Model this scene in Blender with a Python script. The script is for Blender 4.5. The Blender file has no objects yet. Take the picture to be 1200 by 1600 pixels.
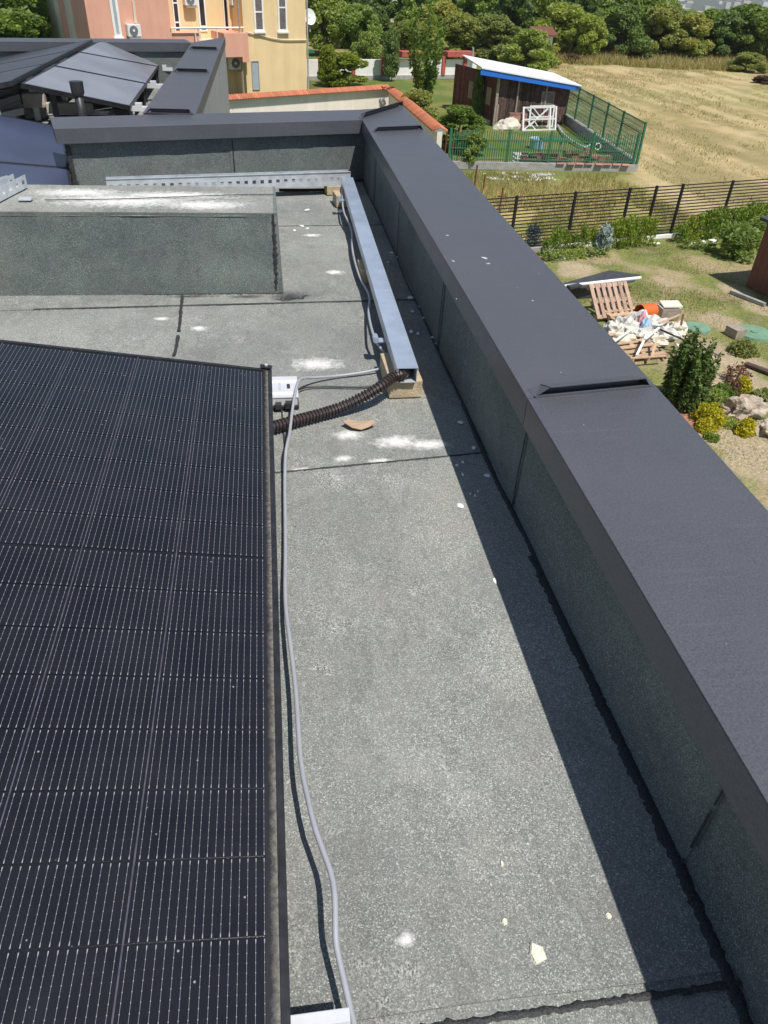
import bpy, math, random
import numpy as np
from mathutils import Vector, Matrix, noise as mnoise

# ------------------------------------------------------------------ camera, light, exposure
SC = bpy.context.scene
COL = SC.collection
FPX, PITCH, ROLL, YAW, EYE = 1150.0, 0.649, -0.052, 0.165, np.array([0.0, 0.0, 7.0])
_fwd = np.array([math.sin(YAW)*math.cos(PITCH), math.cos(YAW)*math.cos(PITCH), -math.sin(PITCH)])
_rt = np.array([math.cos(YAW), -math.sin(YAW), 0.0])
_dn = np.cross(_fwd, _rt)
RR = np.array([_rt*math.cos(ROLL)+_dn*math.sin(ROLL), -_rt*math.sin(ROLL)+_dn*math.cos(ROLL), _fwd])
cam_d = bpy.data.cameras.new('camera')
cam = bpy.data.objects.new('camera', cam_d)
COL.objects.link(cam)
cam_d.sensor_fit = 'VERTICAL'
cam_d.sensor_height = 24.0
cam_d.lens = FPX/1600*24.0
cam_d.clip_start, cam_d.clip_end = 0.05, 20000
m = Matrix.Identity(4)
for i in range(3):
    m[i][0], m[i][1], m[i][2], m[i][3] = RR[0][i], -RR[1][i], -RR[2][i], EYE[i]
cam.matrix_world = m
SC.camera = cam

SUN = Vector((0.25, -0.47, 1.0)).normalized()          # towards the sun
world = bpy.data.worlds.new('World')
SC.world = world
world.use_nodes = True
wnt = world.node_tree
bg = wnt.nodes['Background']
sky = wnt.nodes.new('ShaderNodeTexSky')
sky.sky_type = 'NISHITA'
sky.sun_disc = False
sky.sun_elevation = math.asin(SUN.z)
sky.sun_rotation = math.atan2(SUN.x, SUN.y)
sky.altitude = 500
sky.air_density = 1.0
sky.dust_density = 0.7
wnt.links.new(sky.outputs[0], bg.inputs[0])
bg.inputs[1].default_value = 0.075
sun_d = bpy.data.lights.new('sun', 'SUN')
sun_d.energy = 4.5
sun_d.angle = math.radians(0.53)
sun_d.color = (1.0, 0.955, 0.89)
sun = bpy.data.objects.new('sun', sun_d)
COL.objects.link(sun)
sun.rotation_euler = SUN.to_track_quat('Z', 'Y').to_euler()
vs = SC.view_settings
vs.view_transform, vs.look, vs.gamma, vs.use_curve_mapping = 'Standard', 'None', 1.0, False
vs.exposure = 0.3
SC.cycles.max_bounces = 8
SC.cycles.transparent_max_bounces = 8

# ------------------------------------------------------------------ helpers
RNG = np.random.default_rng(7)
random.seed(7)
GROUND, RZ, CZ = 0.0, 5.82, 6.183
ORD = 'first second third fourth fifth sixth seventh eighth ninth tenth eleventh twelfth thirteenth fourteenth fifteenth sixteenth seventeenth eighteenth nineteenth twentieth'.split()
ORD += ['twenty-'+w for w in ORD[:9]]+['thirtieth']+['thirty-'+w for w in ORD[:9]]

def ray(px, py):
    return RR.T @ np.array([(px-600)/FPX, (py-800)/FPX, 1.0])
def at(px, py, z=0.0):                                   # point of a horizontal level seen at a spot of the photo
    d = ray(px, py); p = EYE + d*((z-EYE[2])/d[2]); return np.array([p[0], p[1], z])
def at_x(px, py, x):
    d = ray(px, py); return EYE + d*(x/d[0])
def at_pl(px, py, P, n):
    d = ray(px, py); P = np.array(P, float); n = np.array(n, float)
    return EYE + d*(((P-EYE) @ n)/(d @ n))

def nz(x, y, z=0.0, s=1.0):
    return mnoise.noise((x*s, y*s, z))

def tag(o, label=None, cat=None, group=None, kind=None):
    if label: o['label'] = label
    if cat: o['category'] = cat
    if group: o['group'] = group
    if kind: o['kind'] = kind
    return o
def thing(name, label, cat, loc=(0, 0, 0), rz=0.0, group=None):
    o = bpy.data.objects.new(name, None)
    o.empty_display_size = 0.1
    COL.objects.link(o)
    o.location = loc
    o.rotation_euler = (0, 0, rz)
    return tag(o, label, cat, group)
def kids(o):
    return [c for c in bpy.data.objects if c.parent == o]
KIDS = {}
def copy_tree(o, parent=None):
    c = o.copy(); COL.objects.link(c)
    if parent is not None:
        c.parent = parent
        KIDS.setdefault(parent.name, []).append(c)
    for ch in list(KIDS.get(o.name, [])):
        copy_tree(ch, c)
    return c
def link_mesh(name, me, parent=None, local=False):
    o = bpy.data.objects.new(name, me)
    COL.objects.link(o)
    if parent is not None:
        o.parent = parent
        KIDS.setdefault(parent.name, []).append(o)
        if not local:
            w = Vector((0, 0, 0)); p = parent
            while p is not None:
                w += p.location; p = p.parent
            o.location = -w
    return o
def np_mesh(name, V, F, mat, smooth=False):
    me = bpy.data.meshes.new(name)
    V = np.asarray(V, np.float32); F = np.asarray(F, np.int32)
    me.vertices.add(len(V)); me.vertices.foreach_set('co', V.ravel())
    k = F.shape[1]
    me.loops.add(F.size); me.loops.foreach_set('vertex_index', F.ravel())
    me.polygons.add(len(F))
    me.polygons.foreach_set('loop_start', np.arange(0, F.size, k, dtype=np.int32))
    me.polygons.foreach_set('loop_total', np.full(len(F), k, np.int32))
    if smooth: me.polygons.foreach_set('use_smooth', np.ones(len(F), bool))
    me.update(calc_edges=True)
    me.materials.append(mat)
    return me

class MB:
    def __init__(s): s.v, s.f, s.mi, s.cur = [], [], [], 0
    def add(s, vs, fs):
        b = len(s.v); s.v += [tuple(map(float, p)) for p in vs]
        for f in fs: s.f.append([b+i for i in f]); s.mi.append(s.cur)
        return s
    def box(s, x0, x1, y0, y1, z0, z1):
        return s.hexa([(x0, y0, z0), (x1, y0, z0), (x1, y1, z0), (x0, y1, z0)], [(x0, y0, z1), (x1, y0, z1), (x1, y1, z1), (x0, y1, z1)])
    def hexa(s, lo, hi):
        return s.add(list(lo)+list(hi), [(3, 2, 1, 0), (4, 5, 6, 7), (0, 1, 5, 4), (1, 2, 6, 5), (2, 3, 7, 6), (3, 0, 4, 7)])
    def beam(s, a, b, w, h, up=(0, 0, 1)):               # box from a to b, width w across, height h along up, centred
        a, b, up = Vector(a), Vector(b), Vector(up)
        d = (b-a).normalized(); x = d.cross(up)
        if x.length < 1e-6: x = d.cross(Vector((0, 1, 0)))
        x.normalize(); u = x.cross(d).normalized()
        q = [(-1, -1), (1, -1), (1, 1), (-1, 1)]
        lo = [a+x*(w/2*i)+u*(h/2*j) for i, j in q]; hi = [b+x*(w/2*i)+u*(h/2*j) for i, j in q]
        return s.hexa(lo, hi)
    def prism(s, poly, z0, z1):
        n = len(poly)
        v = [(p[0], p[1], z0) for p in poly]+[(p[0], p[1], z1) for p in poly]
        return s.add(v, [tuple(range(n))[::-1], tuple(range(n, 2*n))]+[(i, (i+1) % n, n+(i+1) % n, n+i) for i in range(n)])
    def extrude(s, poly3, vec):                          # planar 3-D outline pushed along vec
        n = len(poly3); vec = Vector(vec)
        v = [Vector(p) for p in poly3]+[Vector(p)+vec for p in poly3]
        return s.add(v, [tuple(range(n))[::-1], tuple(range(n, 2*n))]+[(i, (i+1) % n, n+(i+1) % n, n+i) for i in range(n)])
    def tube(s, pts, r, n=8, cap=True):
        pts = [Vector(p) for p in pts]; b = len(s.v); N = len(pts)
        rs = r if hasattr(r, '__len__') else [r]*N
        prev = None
        for i, p in enumerate(pts):
            t = (pts[min(i+1, N-1)]-pts[max(i-1, 0)]).normalized()
            if prev is None:
                x = t.cross(Vector((0, 0, 1)))
                if x.length < 1e-3: x = t.cross(Vector((1, 0, 0)))
            else: x = prev-t*prev.dot(t)
            x.normalize(); prev = x; y = t.cross(x)
            for k in range(n):
                a = 2*math.pi*k/n
                s.v.append(tuple(p+x*(rs[i]*math.cos(a))+y*(rs[i]*math.sin(a))))
        for i in range(N-1):
            for k in range(n):
                s.f.append([b+i*n+k, b+i*n+(k+1) % n, b+(i+1)*n+(k+1) % n, b+(i+1)*n+k]); s.mi.append(s.cur)
        if cap:
            s.f.append([b+k for k in range(n)][::-1]); s.mi.append(s.cur)
            s.f.append([b+(N-1)*n+k for k in range(n)]); s.mi.append(s.cur)
        return s
    def cyl(s, c, r, h, n=16, r2=None):
        c = Vector(c); return s.tube([c, c+Vector((0, 0, h))], [r, r if r2 is None else r2], n)
    def mesh(s, name, mat, smooth=False, bevel=0.0):
        me = bpy.data.meshes.new(name)
        me.from_pydata(s.v, [], s.f)
        for mm in (mat if isinstance(mat, (list, tuple)) else [mat]): me.materials.append(mm)
        if any(s.mi): me.polygons.foreach_set('material_index', s.mi)
        if bevel:
            import bmesh
            bm = bmesh.new(); bm.from_mesh(me)
            es = [e for e in bm.edges if len(e.link_faces) == 2 and e.calc_face_angle(0) > 0.5]
            bmesh.ops.bevel(bm, geom=es, offset=bevel, segments=2, affect='EDGES', profile=0.7)
            bm.to_mesh(me); bm.free()
        if smooth: me.polygons.foreach_set('use_smooth', [True]*len(me.polygons))
        me.update(); return me
    def build(s, name, mat, parent=None, smooth=False, local=False, bevel=0.0):
        return link_mesh(name, s.mesh(name, mat, smooth, bevel), parent, local)

def spline(pts, step):
    P = [Vector(p) for p in pts]; P = [P[0]*2-P[1]]+P+[P[-1]*2-P[-2]]; out = []
    for i in range(1, len(P)-2):
        a, b, c, d = P[i-1:i+3]; n = max(2, int((c-b).length/step))
        for k in range(n):
            t = k/n
            out.append(0.5*((2*b)+(c-a)*t+(2*a-5*b+4*c-d)*t*t+(3*b-a-3*c+d)*t**3))
    out.append(P[-2]); return out

# ------------------------------------------------------------------ materials
def nd(nt, t, ins=None, **props):
    n = nt.nodes.new(t)
    for k, v in props.items(): setattr(n, k, v)
    for k, v in (ins or {}).items():
        if isinstance(v, bpy.types.NodeSocket): nt.links.new(v, n.inputs[k])
        else: n.inputs[k].default_value = v
    return n
def rgba(c): return (c[0], c[1], c[2], 1.0)
def new_mat(name):
    mt = bpy.data.materials.new(name); mt.use_nodes = True
    nt = mt.node_tree; return mt, nt, nt.nodes['Principled BSDF']
def mix(nt, f, a, b, mode='MIX'):
    n = nt.nodes.new('ShaderNodeMix'); n.data_type = 'RGBA'; n.blend_type = mode; n.clamp_factor = True
    for k, v in ((0, f), (6, a), (7, b)):
        if isinstance(v, bpy.types.NodeSocket): nt.links.new(v, n.inputs[k])
        else: n.inputs[k].default_value = v if k == 0 else rgba(v)
    return n.outputs[2]
def ramp(nt, f, stops, interp='LINEAR'):
    n = nt.nodes.new('ShaderNodeValToRGB'); nt.links.new(f, n.inputs[0]); e = n.color_ramp.elements
    n.color_ramp.interpolation = interp
    while len(e) < len(stops): e.new(0.5)
    for el, (p, c) in zip(e, stops):
        el.position = p; el.color = rgba(c) if hasattr(c, '__len__') else (c, c, c, 1)
    return n.outputs[0]
def math_n(nt, op, a, b=0.0, c=0.0, clamp=False):
    n = nt.nodes.new('ShaderNodeMath'); n.operation = op; n.use_clamp = clamp
    for k, v in ((0, a), (1, b), (2, c)):
        if isinstance(v, bpy.types.NodeSocket): nt.links.new(v, n.inputs[k])
        else: n.inputs[k].default_value = v
    return n.outputs[0]
def coords(nt, kind='Position'):
    if kind == 'Position': return nd(nt, 'ShaderNodeNewGeometry').outputs['Position']
    return nd(nt, 'ShaderNodeTexCoord').outputs[kind]
def noise_t(nt, co, scale, detail=3.0, rough=0.55):
    return nd(nt, 'ShaderNodeTexNoise', {'Vector': co, 'Scale': scale, 'Detail': detail, 'Roughness': rough}).outputs['Fac']
def bump(nt, b, h, dist, strength=1.0):
    n = nd(nt, 'ShaderNodeBump', {'Height': h, 'Distance': dist, 'Strength': strength})
    nt.links.new(n.outputs[0], b.inputs['Normal'])

def simple(name, c, rough=0.6, metal=0.0, var=0.15, scale=8.0, bmp=0.0, bscale=60.0, co='Object', spec=0.5, c2=None, island=0.0):
    mt, nt, b = new_mat(name)
    p = coords(nt, co)
    f = ramp(nt, noise_t(nt, p, scale, 4.0), [(0.3, 0.0), (0.7, 1.0)])
    lo = c2 if c2 else tuple(x*(1-var) for x in c)
    hi = c if c2 else tuple(min(1, x*(1+var)) for x in c)
    colr = mix(nt, f, lo, hi)
    if island:
        r = nd(nt, 'ShaderNodeObjectInfo').outputs['Random']
        colr = mix(nt, 1.0, colr, ramp(nt, r, [(0, 1-island), (1, 1+island*0.6)]), 'MULTIPLY')
    nt.links.new(colr, b.inputs['Base Color'])
    b.inputs['Roughness'].default_value = rough; b.inputs['Metallic'].default_value = metal
    b.inputs['Specular IOR Level'].default_value = spec
    if bmp: bump(nt, b, noise_t(nt, p, bscale, 3.0), bmp)
    return mt

def blob_mask(nt, p, blobs, nscale=45.0):
    """union of soft blobs (x, y, rx, ry, angle) broken up by noise"""
    tot = None
    for x, y, rx, ry, a in blobs:
        mp = nd(nt, 'ShaderNodeMapping', {'Vector': nd(nt, 'ShaderNodeVectorMath', {0: p, 1: (x, y, 0)}, operation='SUBTRACT').outputs[0],
                                          'Rotation': (0, 0, -a), 'Scale': (1/rx, 1/ry, 0)})
        ln = nd(nt, 'ShaderNodeVectorMath', {0: mp.outputs[0]}, operation='LENGTH').outputs['Value']
        f = nd(nt, 'ShaderNodeMapRange', {'Value': ln, 1: 0.0, 2: 1.0, 3: 1.0, 4: 0.0}).outputs[0]
        tot = f if tot is None else math_n(nt, 'MAXIMUM', tot, f)
    n1 = noise_t(nt, p, nscale, 6.0, 0.7)
    s = math_n(nt, 'ADD', math_n(nt, 'MULTIPLY', tot, 1.35), math_n(nt, 'MULTIPLY', math_n(nt, 'SUBTRACT', n1, 0.5), 1.7))
    return nd(nt, 'ShaderNodeMapRange', {'Value': s, 1: 0.40, 2: 1.20, 3: 0.0, 4: 1.0}).outputs[0]

def granule(name, dark, mid, light, white=(), tar=(), greenish=0.4, gravel=0.0):
    """mineral-surfaced bitumen: slate granules, bald patches, dusty stains"""
    mt, nt, b = new_mat(name)
    p = coords(nt)
    vor = nd(nt, 'ShaderNodeTexVoronoi', {'Vector': p, 'Scale': 560.0, 'Randomness': 1.0})
    rnd = nd(nt, 'ShaderNodeSeparateColor', {0: vor.outputs['Color']}).outputs[0]
    big = noise_t(nt, p, 1.7, 5.0, 0.6)
    med = noise_t(nt, p, 9.0, 4.0, 0.65)
    patch = noise_t(nt, p, 4.5, 4.0, 0.7)
    c = ramp(nt, rnd, [(0.0, dark), (0.4, mid), (0.85, light), (0.955, tuple(min(1, x*1.7) for x in light)), (1.0, tuple(min(1, x*2.2) for x in light))])
    avg = tuple(0.25*d+0.45*m_+0.3*l for d, m_, l in zip(dark, mid, light))
    c = mix(nt, ramp(nt, patch, [(0.30, 0.62), (0.70, 0.22)]), c, avg)
    c = mix(nt, 1.0, c, ramp(nt, big, [(0.3, (0.80, 0.80, 0.80)), (0.7, (1.15, 1.14, 1.12))]), 'MULTIPLY')
    c = mix(nt, ramp(nt, med, [(0.35, 0.0), (0.75, greenish)]), c, mix(nt, 1.0, c, (0.86, 1.02, 0.96), 'MULTIPLY'))
    c = mix(nt, ramp(nt, noise_t(nt, p, 2.3, 6.0, 0.75), [(0.52, 0.0), (0.72, 0.35)]), c, (0.30, 0.285, 0.26))
    v2 = nd(nt, 'ShaderNodeTexVoronoi', {'Vector': p, 'Scale': 400.0})
    r2 = nd(nt, 'ShaderNodeSeparateColor', {0: v2.outputs['Color']}).outputs[1]
    gm = math_n(nt, 'MULTIPLY', ramp(nt, noise_t(nt, p, 3.1, 6.0, 0.72), [(0.50, 0.0), (0.68, 1.0)]), ramp(nt, noise_t(nt, p, 22.0, 4.0), [(0.35, 0.15), (0.6, 0.85)]))
    gm = math_n(nt, 'MULTIPLY', gm, gravel)
    c = mix(nt, gm, c, ramp(nt, r2, [(0.0, (0.04, 0.04, 0.04)), (0.45, avg), (0.8, tuple(min(1, x*1.5) for x in light)), (1.0, tuple(min(1, x*2.0) for x in light))]))
    ws = noise_t(nt, nd(nt, 'ShaderNodeMapping', {'Vector': p, 'Scale': (1.0, 0.45, 1.0), 'Rotation': (0, 0, 0.5)}).outputs[0], 2.6, 7.0, 0.68)
    c = mix(nt, 1.0, c, ramp(nt, ws, [(0.30, (0.80, 0.80, 0.80)), (0.47, (1.0, 1.0, 1.0)), (0.495, (0.87, 0.87, 0.86)), (0.515, (1.03, 1.03, 1.02)), (0.72, (1.18, 1.17, 1.14))]), 'MULTIPLY')
    h = rnd
    if tar:
        tm = blob_mask(nt, p, tar, 60.0)
        c = mix(nt, math_n(nt, 'MULTIPLY', tm, 0.8), c, (0.022, 0.022, 0.024))
    if white:
        wm = blob_mask(nt, p, white, 52.0)
        c = mix(nt, math_n(nt, 'MULTIPLY', wm, math_n(nt, 'ADD', 0.72, math_n(nt, 'MULTIPLY', rnd, 0.28))), c, (0.82, 0.81, 0.78))
    nt.links.new(c, b.inputs['Base Color'])
    b.inputs['Roughness'].default_value = 0.88
    b.inputs['Specular IOR Level'].default_value = 0.35
    hh = math_n(nt, 'ADD', math_n(nt, 'MULTIPLY', vor.outputs['Distance'], -0.5), math_n(nt, 'MULTIPLY', noise_t(nt, p, 24.0, 4.0), 3.0))
    bump(nt, b, hh, 0.0010, 0.7)
    return mt

WHITE_FLOOR = [(0.13, 2.42, 0.15, 0.085, 0.15), (0.34, 1.88, 0.12, 0.06, 0.1), (0.43, 1.86, 0.13, 0.045, 0.0), (0.20, 1.93, 0.07, 0.05, 0), (0.17, 1.80, 0.05, 0.03, 0),
               (0.28, 1.78, 0.06, 0.025, 0.2), (0.05, 1.75, 0.05, 0.02, 0), (0.148, 0.475, 0.024, 0.017, 0.4), (-0.45, 2.85, 0.05, 0.03, 0.3), (-0.3, 2.75, 0.05, 0.04, 0.9),
               (0.27, 3.35, 0.07, 0.05, 0), (0.20, 3.9, 0.08, 0.04, 0)]
TAR_FLOOR = [(0.06, 3.06, 0.16, 0.10, 0.1), (-0.12, 3.06, 0.14, 0.035, 0), (0.62, 0.70, 0.03, 0.25, 0), (-0.35, 3.07, 0.2, 0.03, 0)]
M = {}
M['membrane'] = granule('membrane', (0.095, 0.098, 0.093), (0.205, 0.209, 0.200), (0.345, 0.348, 0.33), WHITE_FLOOR, TAR_FLOOR, gravel=1.0)
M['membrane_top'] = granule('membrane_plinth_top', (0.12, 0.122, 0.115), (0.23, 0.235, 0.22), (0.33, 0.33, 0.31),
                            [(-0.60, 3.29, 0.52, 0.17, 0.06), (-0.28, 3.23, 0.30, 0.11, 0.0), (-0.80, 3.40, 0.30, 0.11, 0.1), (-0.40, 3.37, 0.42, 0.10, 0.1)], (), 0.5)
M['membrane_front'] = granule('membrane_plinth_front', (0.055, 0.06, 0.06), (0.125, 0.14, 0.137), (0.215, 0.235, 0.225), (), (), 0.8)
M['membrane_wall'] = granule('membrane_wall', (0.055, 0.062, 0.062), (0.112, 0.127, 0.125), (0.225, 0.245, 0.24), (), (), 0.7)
M['tar'] = simple('tar', (0.034, 0.034, 0.035), 0.65, 0, 0.8, 260, 0.002, 300, 'Position')
def coping_mat():
    mt, nt, b = new_mat('coping_metal'); p = coords(nt)
    f1 = noise_t(nt, p, 230.0, 3.0, 0.8); f2 = noise_t(nt, p, 3.0, 5.0, 0.65)
    st = nd(nt, 'ShaderNodeMapping', {'Vector': p, 'Scale': (4.0, 55.0, 1.0)})
    f3 = noise_t(nt, st.outputs[0], 1.3, 3.0)
    c = mix(nt, ramp(nt, f1, [(0.25, 0.0), (0.75, 1.0)]), (0.050, 0.053, 0.063), (0.116, 0.121, 0.138))
    c = mix(nt, ramp(nt, f2, [(0.45, 0.0), (0.75, 0.30)]), c, (0.115, 0.118, 0.126))
    c = mix(nt, ramp(nt, f3, [(0.58, 0.0), (0.8, 0.30)]), c, (0.14, 0.142, 0.148))
    sp = nd(nt, 'ShaderNodeTexVoronoi', {'Vector': p, 'Scale': 14.0}).outputs['Distance']
    c = mix(nt, ramp(nt, math_n(nt, 'ADD', sp, math_n(nt, 'MULTIPLY', f2, 0.02)), [(0.018, 0.55), (0.035, 0.0)]), c, (0.45, 0.44, 0.42))
    nt.links.new(c, b.inputs['Base Color'])
    b.inputs['Roughness'].default_value = 0.40
    b.inputs['Specular IOR Level'].default_value = 0.5
    dn = noise_t(nt, nd(nt, 'ShaderNodeMapping', {'Vector': p, 'Scale': (3.0, 1.6, 3.0)}).outputs[0], 1.5, 2.0)
    bump(nt, b, math_n(nt, 'ADD', math_n(nt, 'MULTIPLY', f1, 0.05), math_n(nt, 'MULTIPLY', dn, 1.0)), 0.012, 0.8)
    return mt
M['coping'] = coping_mat()
M['render_grey'] = simple('grey_render', (0.33, 0.33, 0.33), 0.9, 0, 0.08, 3, 0.003, 90)
M['galv'] = simple('galvanised_steel', (0.62, 0.66, 0.70), 0.38, 0.35, 0.16, 22, 0.0004, 120)
M['galv_cover'] = simple('galvanised_cover', (0.44, 0.52, 0.64), 0.26, 0.40, 0.14, 9, 0.0003, 60)
M['alu'] = simple('aluminium', (0.82, 0.83, 0.85), 0.36, 0.35, 0.05, 15)
M['black_rubber'] = simple('black_rubber', (0.02, 0.02, 0.021), 0.75, 0, 0.3, 30)
M['black_frame'] = simple('black_anodised', (0.035, 0.036, 0.04), 0.38, 0.35, 0.35, 40)
M['black_plastic'] = simple('black_plastic', (0.03, 0.03, 0.032), 0.45, 0, 0.3, 30)
M['conduit'] = simple('corrugated_plastic', (0.030, 0.027, 0.027), 0.34, 0, 0.35, 25, c2=(0.046, 0.030, 0.029))
M['grey_cable'] = simple('grey_cable', (0.35, 0.365, 0.40), 0.4, 0, 0.06, 20)
M['white_cable'] = simple('white_cable', (0.72, 0.72, 0.70), 0.4, 0, 0.06, 20)
M['paver'] = simple('yellow_paver', (0.46, 0.37, 0.24), 0.9, 0, 0.22, 25, 0.003, 120)
M['concrete'] = simple('pale_concrete', (0.50, 0.46, 0.39), 0.9, 0, 0.18, 12, 0.004, 60)
M['cardboard'] = simple('cardboard', (0.44, 0.32, 0.215), 0.85, 0, 0.1, 20)
M['plaster'] = simple('plaster', (0.74, 0.69, 0.56), 0.9, 0, 0.15, 90, 0.003, 200)
M['fleck'] = simple('fleck', (0.42, 0.42, 0.42), 0.8, 0, 0.2, 60)
M['chip'] = simple('chip', (0.80, 0.80, 0.80), 0.8, 0, 0.15, 60)
def cell_mat():
    mt, nt, b = new_mat('solar_cell')
    uv = nd(nt, 'ShaderNodeUVMap').outputs[0]
    s = nd(nt, 'ShaderNodeSeparateXYZ', {0: uv}); u, v = s.outputs[0], s.outputs[1]
    fu = math_n(nt, 'FRACT', math_n(nt, 'MULTIPLY', u, 16.0)); du = math_n(nt, 'ABSOLUTE', math_n(nt, 'SUBTRACT', fu, 0.5))
    fv = math_n(nt, 'FRACT', math_n(nt, 'MULTIPLY', v, 9.0)); dv = math_n(nt, 'ABSOLUTE', math_n(nt, 'SUBTRACT', fv, 0.5))
    line = math_n(nt, 'LESS_THAN', du, 0.024)
    pad = math_n(nt, 'MULTIPLY', math_n(nt, 'LESS_THAN', du, 0.046), math_n(nt, 'LESS_THAN', dv, 0.055))
    edge = math_n(nt, 'GREATER_THAN', math_n(nt, 'ABSOLUTE', math_n(nt, 'SUBTRACT', v, 0.5)), 0.455)
    endp = math_n(nt, 'MULTIPLY', edge, math_n(nt, 'LESS_THAN', du, 0.055))
    fing = math_n(nt, 'LESS_THAN', math_n(nt, 'ABSOLUTE', math_n(nt, 'SUBTRACT', math_n(nt, 'FRACT', math_n(nt, 'MULTIPLY', v, 90.0)), 0.5)), 0.06)
    inside = math_n(nt, 'LESS_THAN', math_n(nt, 'ABSOLUTE', math_n(nt, 'SUBTRACT', v, 0.5)), 0.490)
    p = coords(nt)
    dirt = noise_t(nt, p, 7.0, 6.0, 0.7)
    base = mix(nt, noise_t(nt, p, 3.0, 3.0), (0.0040, 0.0050, 0.0088), (0.0078, 0.0090, 0.0125))
    base = mix(nt, math_n(nt, 'MULTIPLY', fing, 0.05), base, (0.10, 0.10, 0.12))
    ln = math_n(nt, 'MULTIPLY', math_n(nt, 'MAXIMUM', math_n(nt, 'MAXIMUM', math_n(nt, 'MULTIPLY', line, 0.62), pad), endp), inside)
    c = mix(nt, ln, base, (0.34, 0.34, 0.35))
    c = mix(nt, ramp(nt, dirt, [(0.38, 0.0), (0.80, 0.06)]), c, (0.17, 0.17, 0.18))
    sp = nd(nt, 'ShaderNodeTexVoronoi', {'Vector': p, 'Scale': 26.0}).outputs['Distance']
    c = mix(nt, ramp(nt, sp, [(0.03, 0.8), (0.05, 0.0)]), c, (0.38, 0.36, 0.34))
    nt.links.new(c, b.inputs['Base Color'])
    b.inputs['Roughness'].default_value = 0.55
    b.inputs['Specular IOR Level'].default_value = 0.08
    b.inputs['Coat Weight'].default_value = 1.0
    b.inputs['Coat Roughness'].default_value = 0.09
    return mt
M['cell'] = cell_mat()
M['backsheet'] = simple('black_backsheet', (0.012, 0.012, 0.016), 0.3, 0, 0.3, 30)
M['gap_strip'] = simple('gap_strip', (0.085, 0.080, 0.105), 0.3, 0, 0.35, 60, co='Position')
M['edge_dust'] = simple('edge_dust', (0.30, 0.275, 0.22), 0.85, 0, 0.5, 55, c2=(0.09, 0.085, 0.075), co='Position')
def dust_mat():
    mt, nt, b = new_mat('edge_dust'); p = coords(nt)
    q = nd(nt, 'ShaderNodeVectorMath', {0: p, 1: (-0.048, 1.199, 5.970)}, operation='SUBTRACT').outputs[0]
    u = nd(nt, 'ShaderNodeVectorMath', {0: q, 1: (math.cos(0.146), 0, -math.sin(0.146))}, operation='DOT_PRODUCT').outputs['Value']
    n = math_n(nt, 'ADD', noise_t(nt, p, 60.0, 5.0, 0.7), math_n(nt, 'MULTIPLY', noise_t(nt, p, 500.0, 2.0), 0.5))
    f = nd(nt, 'ShaderNodeMapRange', {'Value': math_n(nt, 'ADD', u, math_n(nt, 'MULTIPLY', math_n(nt, 'SUBTRACT', n, 0.75), 0.014)), 1: 0.000, 2: 0.015}).outputs[0]
    c = mix(nt, ramp(nt, noise_t(nt, p, 130.0, 4.0), [(0.3, 0.0), (0.7, 1.0)]), (0.09, 0.085, 0.075), (0.33, 0.30, 0.25))
    c = mix(nt, f, (0.010, 0.010, 0.014), c)
    nt.links.new(c, b.inputs['Base Color']); b.inputs['Roughness'].default_value = 0.6
    return mt
M['edge_dust'] = dust_mat()
M['far_panel'] = simple('panel_glass_sky_glare', (0.235, 0.24, 0.27), 0.36, 0, 0.18, 2.0)  # pale base colour stands in for sky glare on dark glass
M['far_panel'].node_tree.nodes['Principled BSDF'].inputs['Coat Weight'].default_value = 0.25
M['blue_panel'] = simple('blue_panel_glass', (0.048, 0.058, 0.105), 0.34, 0, 0.2, 2.0)
M['panel_back'] = simple('panel_back', (0.05, 0.05, 0.055), 0.35, 0, 0.2, 2.0)

# building and garden materials
M['pink'] = simple('pink_render', (0.72, 0.38, 0.28), 0.9, 0, 0.05, 1.2)
M['yellow'] = simple('yellow_render', (0.82, 0.62, 0.345), 0.9, 0, 0.05, 1.2)
M['cream'] = simple('cream_render', (0.70, 0.62, 0.50), 0.9, 0, 0.07, 1.5)
M['wall_beige'] = simple('beige_wall', (0.84, 0.77, 0.68), 0.9, 0, 0.07, 1.5, 0.004, 20)
M['white'] = simple('white_paint', (0.86, 0.85, 0.82), 0.6, 0, 0.06, 3)
M['white_metal'] = simple('white_metal', (0.78, 0.78, 0.77), 0.4, 0, 0.06, 5)
M['pane'] = simple('window_pane', (0.035, 0.035, 0.04), 0.12, 0, 0.4, 1.0)
M['blind'] = simple('window_blind', (0.36, 0.42, 0.46), 0.5, 0, 0.08, 2.0)
M['curtain'] = simple('curtained_pane', (0.16, 0.14, 0.14), 0.3, 0, 0.4, 9.0)
M['tile'] = simple('terracotta_tile', (0.56, 0.19, 0.095), 0.8, 0, 0.2, 3.0, island=0.25)
M['red_paint'] = simple('red_brick_paint', (0.42, 0.10, 0.075), 0.8, 0, 0.2, 4.0)
M['green_paint'] = simple('green_paint', (0.040, 0.165, 0.085), 0.5, 0, 0.15, 6.0)
M['black_paint'] = simple('black_paint', (0.016, 0.014, 0.016), 0.5, 0, 0.2, 6.0)
M['plank'] = simple('weathered_plank', (0.10, 0.062, 0.048), 0.9, 0, 0.45, 5.0, 0.004, 40, island=0.5)
M['plank_red'] = simple('red_brown_plank', (0.15, 0.055, 0.045), 0.9, 0, 0.35, 5.0, 0.004, 40, island=0.3)
M['grey_wood'] = simple('grey_wood', (0.32, 0.27, 0.22), 0.9, 0, 0.25, 9.0)
M['pallet'] = simple('pallet_wood', (0.50, 0.345, 0.215), 0.85, 0, 0.18, 8.0, island=0.2)
M['pallet_pink'] = simple('old_pallet_wood', (0.42, 0.285, 0.215), 0.85, 0, 0.18, 8.0, island=0.2)
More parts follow.
